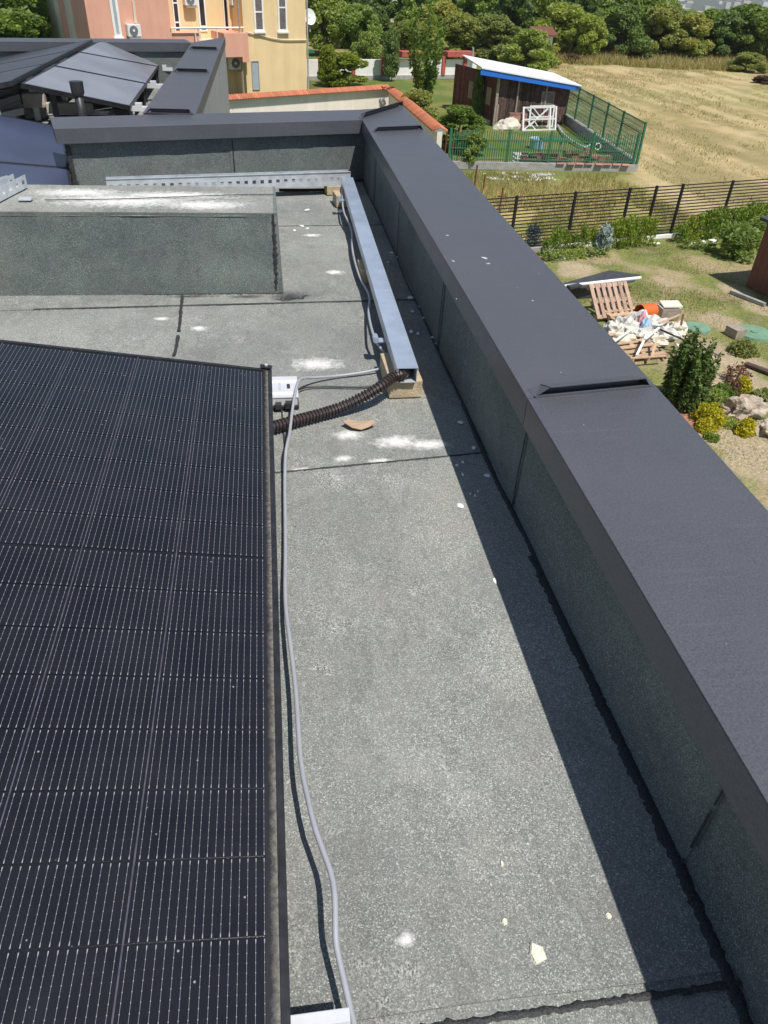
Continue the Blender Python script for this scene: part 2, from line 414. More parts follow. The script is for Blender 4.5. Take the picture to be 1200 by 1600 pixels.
M['blue'] = simple('blue_paint', (0.02, 0.16, 0.62), 0.45, 0, 0.08, 3.0)
M['roof_white'] = simple('white_roof', (0.80, 0.80, 0.80), 0.6, 0, 0.05, 2.0)
M['rust'] = simple('rusty_steel', (0.16, 0.055, 0.028), 0.85, 0, 0.3, 30)
M['grey_stone'] = simple('grey_concrete', (0.36, 0.35, 0.33), 0.9, 0, 0.2, 5.0, 0.006, 20)
M['brick'] = simple('brick', (0.36, 0.20, 0.15), 0.9, 0, 0.3, 9.0, island=0.45)
M['pink_tile'] = simple('pink_tile', (0.58, 0.28, 0.25), 0.8, 0, 0.15, 9.0, island=0.2)
M['orange'] = simple('orange_plastic', (0.66, 0.135, 0.03), 0.45, 0, 0.1, 6.0)
M['bag'] = simple('white_plastic_bag', (0.62, 0.60, 0.55), 0.45, 0, 0.1, 4.0, 0.01, 12)
M['foam'] = simple('cream_foam', (0.68, 0.63, 0.52), 0.85, 0, 0.06, 6.0)
M['pinkbag'] = simple('pink_plastic', (0.70, 0.33, 0.38), 0.5, 0, 0.1, 6.0)
M['bluebag'] = simple('pale_blue_plastic', (0.36, 0.55, 0.74), 0.5, 0, 0.1, 6.0)
M['dark_board'] = simple('dark_board', (0.055, 0.056, 0.063), 0.6, 0, 0.2, 6.0)
M['manhole'] = simple('green_plastic_lid', (0.17, 0.30, 0.20), 0.6, 0, 0.15, 6.0, 0.003, 30)
M['rock'] = simple('pale_rock', (0.58, 0.50, 0.39), 0.9, 0, 0.3, 6.0, 0.03, 9.0, c2=(0.28, 0.22, 0.17))
M['brown_wall'] = simple('brown_cladding', (0.17, 0.062, 0.043), 0.7, 0, 0.12, 3.0)
M['mulch'] = simple('terracotta_mulch', (0.36, 0.17, 0.10), 0.95, 0, 0.5, 25.0, 0.02, 30)
M['bark'] = simple('bark', (0.11, 0.085, 0.062), 0.95, 0, 0.35, 12.0, 0.02, 25)
M['ac_grille'] = simple('fan_grille', (0.16, 0.17, 0.19), 0.5, 0, 0.1, 6)
M['hose'] = simple('blue_grey_hose', (0.38, 0.44, 0.52), 0.5, 0, 0.1, 6)

for _k in ('pink', 'yellow', 'cream', 'wall_beige', 'white'):
    _nt = M[_k].node_tree; _b = _nt.nodes['Principled BSDF']; _l = _b.inputs['Base Color'].links[0].from_socket
    _p = coords(_nt); _f = noise_t(_nt, nd(_nt, 'ShaderNodeMapping', {'Vector': _p, 'Scale': (2.2, 2.2, 0.16)}).outputs[0], 1.0, 5.0, 0.65)
    _nt.links.new(mix(_nt, 1.0, _l, ramp(_nt, _f, [(0.35, (0.93, 0.92, 0.90)), (0.60, (1.01, 1.01, 1.01))]), 'MULTIPLY'), _b.inputs['Base Color'])
def leaf_mat(name, c, c2, trans=0.42):
    mt, nt, b = new_mat(name)
    nt.nodes.remove(b)
    out = nt.nodes['Material Output']
    p = coords(nt)
    r = nd(nt, 'ShaderNodeObjectInfo').outputs['Random']
    geo = nd(nt, 'ShaderNodeNewGeometry').outputs['Random Per Island']
    f = math_n(nt, 'ADD', math_n(nt, 'MULTIPLY', geo, 0.6), math_n(nt, 'MULTIPLY', noise_t(nt, p, 0.9, 3.0), 0.45), clamp=True)
    colr = mix(nt, f, c, c2)
    colr = mix(nt, 1.0, colr, ramp(nt, r, [(0, (0.75, 0.78, 0.78)), (0.5, (1, 1, 1)), (1, (1.25, 1.12, 0.9))]), 'MULTIPLY')
    d = nd(nt, 'ShaderNodeBsdfPrincipled', {'Base Color': colr, 'Roughness': 0.55, 'Specular IOR Level': 0.3})
    t = nd(nt, 'ShaderNodeBsdfTranslucent', {'Color': mix(nt, 1.0, colr, (1.25, 1.35, 0.6), 'MULTIPLY')})
    s = nd(nt, 'ShaderNodeMixShader', {0: trans, 1: d.outputs[0], 2: t.outputs[0]})
    nt.links.new(s.outputs[0], out.inputs[0])
    return mt
L = {}
L['mid'] = leaf_mat('leaf_mid', (0.139, 0.211, 0.058), (0.39, 0.468, 0.137))
L['dark'] = leaf_mat('leaf_dark', (0.091, 0.151, 0.054), (0.281, 0.362, 0.117))
L['olive'] = leaf_mat('leaf_olive', (0.185, 0.213, 0.066), (0.409, 0.426, 0.142))
L['bright'] = leaf_mat('leaf_bright', (0.094, 0.165, 0.029), (0.275, 0.363, 0.077))
L['laurel'] = leaf_mat('leaf_laurel', (0.09, 0.16, 0.022), (0.36, 0.46, 0.075), 0.45)
L['lime'] = leaf_mat('leaf_lime', (0.15, 0.2, 0.022), (0.38, 0.42, 0.07))
L['yellow'] = leaf_mat('leaf_yellow', (0.28, 0.27, 0.014), (0.62, 0.55, 0.04), 0.3)
L['cypress'] = leaf_mat('leaf_cypress', (0.040, 0.078, 0.026), (0.125, 0.190, 0.055), 0.15)
L['blue'] = leaf_mat('needle_blue', (0.26, 0.32, 0.31), (0.46, 0.52, 0.50), 0.15)
L['red'] = leaf_mat('leaf_red', (0.10, 0.045, 0.040), (0.22, 0.11, 0.085), 0.3)
L['brown'] = leaf_mat('leaf_brown', (0.08, 0.05, 0.032), (0.17, 0.115, 0.07), 0.2)
L['dry'] = leaf_mat('grass_dry', (0.26, 0.2, 0.085), (0.52, 0.42, 0.2), 0.3)
L['grass'] = leaf_mat('grass_green', (0.1, 0.13, 0.035), (0.27, 0.28, 0.09), 0.3)
L['gold'] = leaf_mat('grass_gold', (0.36, 0.275, 0.11), (0.64, 0.52, 0.25), 0.3)

# ================================================================== THE ROOF WE STAND ON
house = thing('flat_roof_house', 'dark flat-roofed house whose granule-covered roof, black metal copings and plinth fill the foreground', 'house', (0, 0, 0))
XR = 0.600                                               # inner face of the right-hand parapet
FA, FB = np.array([-1.10, 4.602]), np.array([0.600, 5.062])    # foot of the skewed far parapet
fd = (FB-FA)/np.linalg.norm(FB-FA); fn = np.array([fd[1], -fd[0]])    # along, towards us
def xr(y): return XR+0.030*min(1.0, max(0.0, (2.3-y)/1.9))
def far_y(x): return FA[1]+(x-FA[0])*fd[1]/fd[0]

body = MB()
body.prism([(-7, -4), (0.90, -4), (0.90, 5.50), (-0.43, 5.0), (-0.43, 9.70), (-7, 8.2)], 0.0, 5.60)
body.build('house_wall', M['render_grey'], house)
deck = MB()
deck.prism([(-7, -4), (0.86, -4), (0.86, 5.40), (-0.46, 4.98), (-0.46, 9.66), (-7, 8.18)], 5.60, 5.812)
deck.build('roof_deck', M['membrane'], house)

def wob(n, amp, seed, s=0.6):
    return [amp*nz(i*s, seed*7.3)+0.5*amp*nz(i*s*2.7, seed*3.1+5) for i in range(n)]

def sheet(y0f, y1f, x0, x1, z, seed):
    """one strip of roofing felt lying across the roof, edges slightly wavy"""
    n = 40; mb = MB()
    wa, wb = wob(n+1, 0.006, seed), wob(n+1, 0.006, seed+40)
    top, vs_ = [], []
    for i in range(n+1):
        x = x0+(x1-x0)*i/n
        vs_ += [(x, y0f(x)+wa[i], z), (x, y1f(x)+wb[i], z), (x, y0f(x)+wa[i], 5.800), (x, y1f(x)+wb[i], 5.800)]
    fs = []
    for i in range(n):
        a, b = 4*i, 4*(i+1)
        fs += [(a, b, b+1, a+1), (a+2, b+2, b, a), (a+1, b+1, b+3, a+3)]
    fs += [(0, 1, 3, 2), (4*n+1, 4*n, 4*n+2, 4*n+3)]
    mb.add(vs_, fs)
    return mb.build('membrane_sheet', M['membrane'], house)
SEAMS = [lambda x: -0.75, lambda x: 0.378+0.004*x, lambda x: 1.735+0.10*x, lambda x: 2.985+0.04*x, lambda x: 4.05+0.05*x, lambda x: far_y(x)+0.01]
for i in range(5):
    e = 0.0 if i % 2 else 0.03
    f0, f1 = SEAMS[i], SEAMS[i+1]
    sheet((lambda x, f=f0, e=e: f(x)-e), (lambda x, f=f1, e=e: f(x)+e), -4.5, XR+0.04, RZ+(0.0 if i % 2 == 0 else 0.0045), i)
sheet(lambda x: far_y(x)+0.02, lambda x: 7.1, -4.5, -0.75, RZ-0.003, 11)
sheet(lambda x: 7.08, lambda x: 9.2, -4.5, -0.75, RZ, 12)

def ribbon(name, pts, w, z_lift, mat, parent, seed, step=0.006, rough=0.55, up=(0, 0, 1), thick=0.003, gaps=0.0):
    """an irregular bead of tar laid along a path"""
    P = spline(pts, step); up = Vector(up); n = len(P); mb = MB(); rows = []
    for i, p in enumerate(P):
        t = (P[min(i+1, n-1)]-P[max(i-1, 0)]).normalized(); s = t.cross(up).normalized()
        k = 1+rough*(0.5*nz(i*0.31, seed*9.1)+0.9*nz(i*0.9, seed*4.7+3)+0.6*nz(i*1.9, seed*1.3)+0.3*nz(i*0.07, seed))
        a, b = w*0.5*max(0.12, k), w*0.5*max(0.12, 1+rough*(0.5*nz(i*0.27, seed*5.9+8)+0.9*nz(i*1.1, seed*2.3)+0.6*nz(i*2.1, seed*3.3)+0.3*nz(i*0.07, seed)))
        q = p+up*z_lift
        rows.append([q-s*a, q-s*(a*0.55)+up*thick, q+s*(b*0.55)+up*thick, q+s*b])
    vs_ = [v for r in rows for v in r]; fs = []
    for i in range(n-1):
        if gaps and nz(i*0.09, seed*13.7) > gaps: continue
        for k in range(3): fs.append((4*i+k, 4*i+k+1, 4*i+4+k+1, 4*i+4+k))
    mb.add(vs_, fs)
    return mb.build(name, mat, parent, smooth=True)
def seam_bead(f, x0, x1, w, seed, off=0.0, gaps=0.35, rough=0.8):
    ribbon('tar_bead', [(x, f(x)+off, RZ+0.0045) for x in np.linspace(x0, x1, 6)], w, 0.0006, M['tar'], house, seed, rough=rough, gaps=gaps, thick=0.002)
seam_bead(SEAMS[1], -0.02, XR+.025, 0.0095, 1, -0.020, 0.8, 0.8)
seam_bead(SEAMS[2], -0.7, XR, 0.007, 2, 0.0, 0.5, 0.9)
seam_bead(SEAMS[3], -0.95, XR, 0.0045, 3, 0.0, 0.8, 1.0)
seam_bead(SEAMS[4], 0.03, XR, 0.0045, 4, 0.0, 0.8, 1.0)
ribbon('tar_bead', [at(285, 462, RZ+.0045), at(279, 520, RZ+.0045), at(272, 556, RZ+.0045)], 0.012, 0.0006, M['tar'], house, 5, gaps=0.55, thick=0.0015)
ribbon('tar_bead', [at(440, 640, RZ), at(445, 700, RZ)], 0.006, 0.0006, M['tar'], house, 6, gaps=0.5)

# ---- right-hand parapet
par = MB(); par.prism([(xr(-4)+0.004, -4), (0.88, -4), (0.88, 5.46), (XR+0.004, 5.06), (XR+0.004, 2.3), (xr(0.4)+0.004, 0.4)], 5.70, 6.165)
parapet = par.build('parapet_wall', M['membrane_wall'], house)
WS = sorted([-4.0, at_x(1098, 1265, XR+.024)[1], at_x(808, 718, XR)[1], at_x(690, 495, XR)[1], at_x(624, 363, XR)[1], at_x(587, 272, XR)[1], 5.055])
for i in range(len(WS)-1):                              # felt turned up the parapet, one piece per roll width
    y0, y1 = WS[i]-(0.02 if i else 0), WS[i+1]
    t = XR-(0.0035 if i % 2 else 0.0005)
    lean = 0.012*nz(i*3.7, 1.0)
    w = MB()
    n, q = 14, 12; vv = []; ff = []
    for k in range(n+1):                                # a little buckled, its edges not quite plumb
        z = RZ+0.002+(6.13-RZ)*k/n
        o = 0.003*nz(k*0.4, i*3.3)+lean*(k/n)
        for j in range(q+1):
            y = y0+(y1-y0)*j/q+o
            vv.append((t-XR+xr(y)-0.0045*nz(y*3.0, z*7.0, i)*math.sin(math.pi*j/q)-0.004*(1-k/n)**6, y, z))
        vv += [(xr(y0)+0.006, y0+o, z), (xr(y1)+0.006, y1+o, z)]
    w_ = q+3
    for k in range(n):
        for j in range(q):
            a = k*w_+j; ff.append((a, a+w_, a+w_+1, a+1))
        ff += [(k*w_+q+1, (k+1)*w_+q+1, (k+1)*w_, k*w_), (k*w_+q, (k+1)*w_+q, (k+1)*w_+q+2, k*w_+q+2)]
    w.add(vv, ff)
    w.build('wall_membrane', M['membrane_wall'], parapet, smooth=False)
for i, (b_, t_) in enumerate([((1070, 1310), (1132, 1222)), ((797, 770), (822, 662)), ((683, 525), (697, 438)), ((617, 398), (627, 318)), ((583, 310), (589, 238))]):
    pb, pt = at_x(*b_, XR-.008), at_x(*t_, XR-.008)
    k_ = i+1; pb, pt = np.array([xr(WS[k_])-.009, WS[k_]-.020, RZ+.004]), np.array([xr(WS[k_])-.0078, WS[k_]-.020+0.012*nz(k_*3.7, 1.0)*.9, 6.08])
    if i == 0: pb, pt = np.array([xr(WS[1])-.009, WS[1]-.020, RZ+.004]), np.array([xr(WS[1])-.0075, WS[1]-.020+0.012*nz(3.7, 1.0)*.95, 6.10])
    ribbon('tar_bead', [pb, (pb*0.6+pt*0.4)+np.array([0, 0.004 if i else 0.0, 0]), pt], 0.0075 if i else 0.005, 0.0005, M['tar'], parapet, 20+i, up=(-1, 0, 0), gaps=0.8 if i else 0.35, rough=0.9, thick=0.002)
for i in range(8):                                       # torched fillet at the foot of the parapet
    y0, y1 = -1.0+0.77*i, -1.0+0.77*(i+1)
    w = [0.015, 0.020, 0.024, 0.015, 0.009, 0.007, 0.007, 0.007][i]
    b = [-0.006, -0.006, -0.006, 0.0, 0.0, 0, 0, 0][i]
    ribbon('tar_bead', [(xr(y0)-0.010+b, y0, RZ+.0045), (xr((y0+y1)/2)-0.012+b-0.006*(i % 2), (y0+y1)/2, RZ+.0045), (xr(y1)-0.010+b, y1+0.01, RZ+.0045)], w, 0.0008, M['tar'], parapet, 30+i, rough=0.5, thick=0.002)
# ---- coping: folded sheet steel, joints as upstanding lips
def coping_run(y0, y1, name='coping', k0=0.0, k1=0.0):
    xi, xo = 0.572, 0.910
    ya = lambda x, e: e+(1.53 if e > 5.0 else k0 if e == y0 else k1)*(x-0.572)
    mb = MB(); zt = CZ
    def slab(xa, xb, z0, z1):
        mb.hexa([(xa, ya(xa, y0), z0), (xb, ya(xb, y0), z0), (xb, ya(xb, y1), z0), (xa, ya(xa, y1), z0)],
                [(xa, ya(xa, y0), z1), (xb, ya(xb, y0), z1), (xb, ya(xb, y1), z1), (xa, ya(xa, y1), z1)])
    slab(xi, xo, zt-0.003, zt)
    slab(xi, xi+0.003, zt-0.074, zt-0.0032)
    slab(xo-0.003, xo, zt-0.074, zt-0.0032)
    return mb.build(name, M['coping'], house, bevel=0.0012)
jy = [1.49, 4.66]
coping_run(-4.0, 1.471, 'coping', 0, 0.131)
c2 = coping_run(1.4735, 4.609, 'coping', 0.131, 0.313)
c3 = coping_run(4.6115, 5.020, 'coping', 0.313)
def lip(pa, pb, parent, h=0.026, back=0.042):
    """raised folded joint: a thin lip over a dark open gap"""
    pa, pb = Vector(pa), Vector(pb); d = (pb-pa).normalized(); n = Vector((-d.y, d.x, 0))
    e = 0.032
    mb = MB()
    A, B = pa, pb
    Ai, Bi = pa+d*e, pb-d*e*0.7
    up = Vector((0, 0, h)); t = Vector((0, 0, 0.0022))
    lo = [A+n*0.004, B+n*0.004, B+n*back, A+n*back]
    hi = [Ai-n*0.008+up, Bi-n*0.008+up, Bi+n*back+up*0.35, Ai+n*back+up*0.35]
    # top plate
    mb.hexa(hi, [q+t for q in hi])
    # recessed riser behind the gap and the sloping back and ends
    mb.hexa([Ai+n*0.020, Bi+n*0.020, Bi+n*back, Ai+n*back], [q-Vector((0, 0, 0.0006)) for q in (Ai+n*0.020+up*0.75, Bi+n*0.020+up*0.75, Bi+n*back+up*0.35, Ai+n*back+up*0.35)])
    mb.add([A, Ai-n*0.006+up, Ai+n*back+up*0.35, A+n*back], [(0, 1, 2, 3)])
    mb.add([B, B+n*back, Bi+n*back+up*0.35, Bi-n*0.006+up], [(0, 1, 2, 3)])
    # near sheet's turned-up edge
    mb.beam(A+n*0.0+Vector((0, 0, 0.002)), B+n*0.0+Vector((0, 0, 0.002)), 0.006, 0.004)
    mb.build('coping_joint', M['coping'], parent)
def cz(x, y): return (x, y, CZ+0.0005)
lip(cz(0.590, 1.474), cz(0.895, 1.514), c2)
lip(cz(0.590, 4.615), cz(0.900, 4.712), c3)
lip(cz(0.576, 5.028), cz(0.909, 5.537), c3, 0.034, 0.03)

# ---- far parapet (skewed), with its own coping
fw = MB()
nv = -fn                                                 # away from us
def off(p, k): return (p[0]+nv[0]*k, p[1]+nv[1]*k)
fw.prism([off(FA, 0.004), off(FB, 0.004), off(FB, 0.25), off(FA, 0.25)], 5.60, 6.165)
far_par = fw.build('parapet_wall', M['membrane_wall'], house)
mid_s = FA+(at_pl(364, 240, (FA[0], FA[1], 0), (fn[0], fn[1], 0))[:2]-FA)
segs = [FA-fd*0.003, mid_s, FB]
for i in range(2):
    a, b = segs[i]-fd*(0.02 if i else 0), segs[i+1]
    k = 0.0005+0.0035*i
    w = MB(); n = 24; vv = []
    for j in range(n+1):
        p = a+(b-a)*j/n; bulge = 0.004*nz(j*0.35, 3+i)
        q = (p[0]-nv[0]*(k+bulge+0.003), p[1]-nv[1]*(k+bulge+0.003)); r = off(p, 0.004)
        vv += [(q[0], q[1], RZ+.003), (q[0], q[1], 6.10), (r[0], r[1], RZ+.003), (r[0], r[1], 6.10)]
    ff = []
    for j in range(n):
        x, y = 4*j, 4*j+4
        ff += [(x, y, y+1, x+1)]
    ff += [(0, 1, 3, 2), (4*n+1, 4*n, 4*n+2, 4*n+3)]
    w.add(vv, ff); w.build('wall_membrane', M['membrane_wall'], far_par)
p_ = mid_s+fn*0.006
ribbon('tar_bead', [(p_[0], p_[1], RZ), (p_[0], p_[1], 6.09)], 0.010, 0.0, M['tar'], far_par, 77, up=(fn[0], fn[1], 0), gaps=0.8)
ribbon('tar_bead', [(FA[0]+.015, FA[1]-.008, RZ), (FA[0]+.01, FA[1]-.008, 6.09)], 0.026, 0.0, M['tar'], far_par, 78, up=(fn[0], fn[1], 0), gaps=0.8)
ribbon('tar_bead', [(FA[0]+fd[0]*s+fn[0]*.01, FA[1]+fd[1]*s+fn[1]*.01, RZ+.0045) for s in (0.0, 0.6, 1.2, 1.75)], 0.02, 0.0006, M['tar'], far_par, 79, thick=0.006)
fc = MB()
e0 = FA-fd*0.045; e1 = FB+fd*0.0
def foff(p, k): return (p[0]+nv[0]*k, p[1]+nv[1]*k)
zt = CZ-0.002
f_i, f_o = -0.048, 0.30
# mitre on the right: meets the right-hand coping along the diagonal joint
A_, B_ = foff(e0, f_i), (0.5715, far_y(0.5715)+f_i/fd[0])
C_, D_ = (0.909, 5.545), foff(e0, f_o)
fc.prism([A_, B_, C_, (0.60, far_y(0.60)+f_o/fd[0]), D_], zt-0.003, zt)
def vslab(p, q, k, z0, z1):
    a, b = np.array(p), np.array(q)
    fc.prism([tuple(a), tuple(b), tuple(b+nv*k), tuple(a+nv*k)], z0, z1)
vslab(A_, B_, 0.003, zt-0.074, zt-0.0032)
vslab((D_[0]-nv[0]*.003, D_[1]-nv[1]*.003), (0.60, far_y(0.60)+f_o/fd[0]-0.003), 0.003, zt-0.074, zt-0.0032)
fc.prism([A_, (A_[0]+fd[0]*.003, A_[1]+fd[1]*.003), (D_[0]+fd[0]*.003, D_[1]+fd[1]*.003), D_], zt-0.074, zt-0.0032)
fc.build('coping', M['coping'], house, bevel=0.0012)

# ---- plinth (felt-covered upstand) on the roof
PX1, PY0, PY1, PZ = 0.012, 3.11, 3.52, 6.148
pl = MB(); n = 30
pl.prism([(-4, PY0+0.006), (PX1-0.006, PY0+0.006), (PX1-0.006, PY1), (-4, PY1-0.05)], 5.70, PZ-0.004)
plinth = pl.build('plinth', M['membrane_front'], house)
fr = MB(); vv, ff = [], []
nx, nzv = 60, 10
for i in range(nx+1):
    for k in range(nzv+1):
        x = -4+(PX1+4)*i/nx; z = RZ+0.004+(PZ-RZ-0.002)*k/nzv
        y = PY0-0.006-0.006*(1-k/nzv)**2*2+0.006*nz(i*0.35, k*0.35, 2.0)+0.003*nz(i*1.1, k*0.2, 7.0)
        vv.append((x, y, z))
for i in range(nx):
    for k in range(nzv):
        a = i*(nzv+1)+k; ff.append((a, a+nzv+1, a+nzv+2, a+1))
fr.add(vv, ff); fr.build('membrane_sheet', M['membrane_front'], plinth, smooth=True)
tp = MB(); vv, ff = [], []
for i in range(nx+1):
    for k in range(9):
        x = -4+(PX1+0.004+4)*i/nx; y = PY0-0.008+(PY1-PY0+0.012)*k/8
        vv.append((x, y, PZ+0.003*nz(i*0.6, k*0.7, 4.0)-(0.010 if k == 0 else 0)))
for i in range(nx):
    for k in range(8):
        a = i*9+k; ff.append((a, a+9, a+10, a+1))
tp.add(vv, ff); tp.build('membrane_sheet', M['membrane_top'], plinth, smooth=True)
sd = MB(); sd.prism([(PX1-0.005, PY0-0.006), (PX1+0.022, PY0+0.0), (PX1+0.016, PY1+0.01), (PX1-0.005, PY1+0.01)], RZ+0.003, RZ+0.006)
sd.hexa([(PX1-0.005, PY0-0.012, RZ+.006), (PX1+0.018, PY0-0.004, RZ+.006), (PX1+0.018, PY1, RZ+.006), (PX1-0.005, PY1, RZ+.006)],
        [(PX1-0.005, PY0-0.010, PZ+.003), (PX1+0.006, PY0-0.006, PZ+.003), (PX1+0.006, PY1, PZ+.003), (PX1-0.005, PY1, PZ+.003)])
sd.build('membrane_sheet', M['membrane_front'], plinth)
fy = PY0-0.013
ribbon('tar_bead', [(x, fy, RZ+.0045) for x in (-0.55, -0.3, -0.1, 0.03)], 0.022, 0.0006, M['tar'], plinth, 90, rough=1.0, gaps=0.4)
ribbon('tar_bead', [(x, fy+.003, RZ+.0045) for x in (-2.5, -1.5, -0.55)], 0.008, 0.0006, M['tar'], plinth, 91, rough=0.8, gaps=0.6)
ribbon('tar_bead', [(PX1-0.012, fy-.001, RZ), (PX1-0.008, fy+0.002, 6.0), (PX1-0.01, fy+.006, PZ)], 0.014, 0.0, M['tar'], plinth, 92, up=(0, -1, 0), rough=1.0, gaps=0.6)
ribbon('tar_bead', [at(70, 313, PZ+.004), at(200, 311, PZ+.004), at(330, 306, PZ+.004), at(428, 304, PZ+.004)], 0.0045, 0.0, M['tar'], plinth, 93, rough=1.0, gaps=0.75)
q = at(450, 466, RZ+.005)
for i in range(5):
    ribbon('tar_bead', [q+np.array([-0.05+.02*i, -.01+.012*(i % 3), 0]), q+np.array([-.01+.02*i, -.02+.012*(i % 3), 0]), q+np.array([.03+.012*i, -.012+.01*i, 0])], 0.010, 0.0004, M['tar'], house, 110+i, rough=1.4, gaps=0.25, thick=0.001)

# ---- the roof beyond the far parapet: right and back parapets with copings
nb = MB(); nb.prism([(-0.70, far_y(-0.7)+0.27), (-0.46, far_y(-0.46)+0.27), (-0.46, 9.66), (-0.70, 9.36)], 5.60, 6.165)
nb.build('parapet_wall', M['membrane_wall'], house)
nb2 = MB(); nb2.prism([(-0.432, 5.42), (-0.428, 5.42), (-0.428, 9.74), (-0.432, 9.74)], 5.60, 6.12)
nb2.build('parapet_cladding', M['render_grey'], house)
js = [5.02, at(233, 177, CZ)[1], at(290, 113, CZ)[1], at(320, 78, CZ)[1], 9.5]
prev = None
for i in range(4):
    mb = MB()
    y0, y1 = js[i]+0.001, js[i+1]-0.001
    sk = 0.95 if i == 3 else 0.0
    if i == 0: mb.prism([(-0.735, y0), (-0.425, y0), (-0.425, y1), (-0.735, y1)], CZ-.009, CZ-.006)
    elif i == 3: mb.prism([(-0.735, y0), (-0.425, y0), (-0.425, 9.86), (-0.735, 9.16)], CZ-.003, CZ)
    else: mb.prism([(-0.735, y0), (-0.425, y0), (-0.425, y1), (-0.735, y1)], CZ-.003, CZ)
    mb.box(-0.735, -0.732, y0, min(y1, 9.16), CZ-.074, CZ-.0092)
    mb.box(-0.428, -0.425, y0, y1+(0.36 if i == 3 else 0), CZ-.074, CZ-.0092)
    o = mb.build('coping', M['coping'], house, bevel=0.001)
    if i: lip(cz(-0.72, js[i]), cz(-0.44, js[i]), o)
bk = [(-7.0, 7.35), (-0.735, 9.14)]
d_ = np.array([bk[1][0]-bk[0][0], bk[1][1]-bk[0][1]]); d_ /= np.linalg.norm(d_); n_ = np.array([-d_[1], d_[0]])
mb = MB(); mb.prism([tuple(np.array(bk[0])+n_*.03), tuple(np.array(bk[1])+n_*.03), tuple(np.array(bk[1])+n_*.30), tuple(np.array(bk[0])+n_*.30)], 5.6, 6.165)
mb.build('parapet_wall', M['membrane_wall'], house)
for i in range(3):
    a = np.array(bk[0])+(np.array(bk[1])-np.array(bk[0]))*(i/3); b = np.array(bk[0])+(np.array(bk[1])-np.array(bk[0]))*((i+1)/3)-d_*.002
    mb = MB()
    mb.prism([tuple(a), tuple(b), tuple(b+n_*.36), tuple(a+n_*.36)], CZ-.003-.001*i, CZ-.001*i)
    mb.prism([tuple(a), tuple(b), tuple(b+n_*.003), tuple(a+n_*.003)], CZ-.08, CZ-.0042-.001*i)
    mb.build('coping', M['coping'], house)

# ================================================================== FOREGROUND SOLAR PANEL
TA = 0.146; T0 = np.array([-0.048, 1.199, 5.970])
PU, PN = np.array([math.cos(TA), 0, -math.sin(TA)]), np.array([math.sin(TA), 0, math.cos(TA)])
def pp(u, v, w=0.0): return T0+PU*u+np.array([0, 1, 0])*v+PN*w
panel = thing('solar_panel', 'large black solar panel in the foreground with fine silver busbar lines across its cells', 'solar panel', tuple(T0-np.array([0, 0, 0.05])))
CWD, CV = 0.1835, 0.1078
u_out, u_l = 0.0235, -6*CWD-0.024
v_t, v_b = 8*CV+0.026, -8*CV-0.028
def pbox(mb, u0, u1, v0, v1, w0, w1):
    mb.hexa([pp(u0, v0, w0), pp(u1, v0, w0), pp(u1, v1, w0), pp(u0, v1, w0)], [pp(u0, v0, w1), pp(u1, v0, w1), pp(u1, v1, w1), pp(u0, v1, w1)])
mb = MB(); pbox(mb, u_l+.012, u_out-.0125, v_b+.012, v_t-.012, -0.006, -0.0012)
mb.build('backsheet', M['backsheet'], panel)
for (a, b, c, d) in ((u_out-.012, u_out, v_b, v_t), (u_l, u_l+.012, v_b, v_t), (u_l+.0121, u_out-.0121, v_t-.012, v_t), (u_l+.0121, u_out-.0121, v_b, v_b+.012)):
    mb = MB(); pbox(mb, a, b, c, d, -0.030, 0.0018); mb.build('frame', M['black_frame'], panel, bevel=0.0012)
# cells: 6 columns of 16 half cells, each a thin chip with two clipped corners
def cell_mesh():
    w, h, c = 0.1808, 0.1054, 0.006
    pts = [(0, 0), (w, 0), (w, h-c), (w-c, h), (c, h), (0, h-c)]
    me = bpy.data.meshes.new('solar_cell')
    n = len(pts)
    V = [(x, y, 0) for x, y in pts]+[(x, y, -0.001) for x, y in pts]
    me.from_pydata(V, [], [tuple(range(n))]+[(i, i+n, (i+1) % n+n, (i+1) % n) for i in range(n)])
    uvl = me.uv_layers.new(name='UVMap')
    for poly in me.polygons:
        for li in poly.loop_indices:
            v = me.vertices[me.loops[li].vertex_index].co
            uvl.data[li].uv = (v.x/w, v.y/h)
    me.materials.append(M['cell']); me.update(); return me
cme = cell_mesh()
rotm = Matrix((Vector(PU), Vector((0, 1, 0)), Vector(PN))).transposed()
for r in range(16):
    for k in range(6):
        o = link_mesh('solar_cell', cme, panel, local=True)
        v0 = (r-8)*CV+(0.003 if r >= 8 else -0.003)+0.001
        flip = r % 2 == 0
        p = pp(-(k+1)*CWD+0.001, v0, 0.0)
        if flip: p = pp(-(k+1)*CWD+0.001+0.1808, v0+0.1054, 0.0)
        mtx = rotm.to_4x4() @ (Matrix.Rotation(math.pi, 4, 'Z') if flip else Matrix.Identity(4))
        mtx.translation = Vector(p)-panel.location
        o.matrix_local = mtx
for k in range(1, 6):
    mb = MB(); pbox(mb, -k*CWD-.0012, -k*CWD+.0012, v_b+.012, v_t-.012, -0.0011, -0.0004); mb.build('cell_gap_strip', M['gap_strip'], panel)
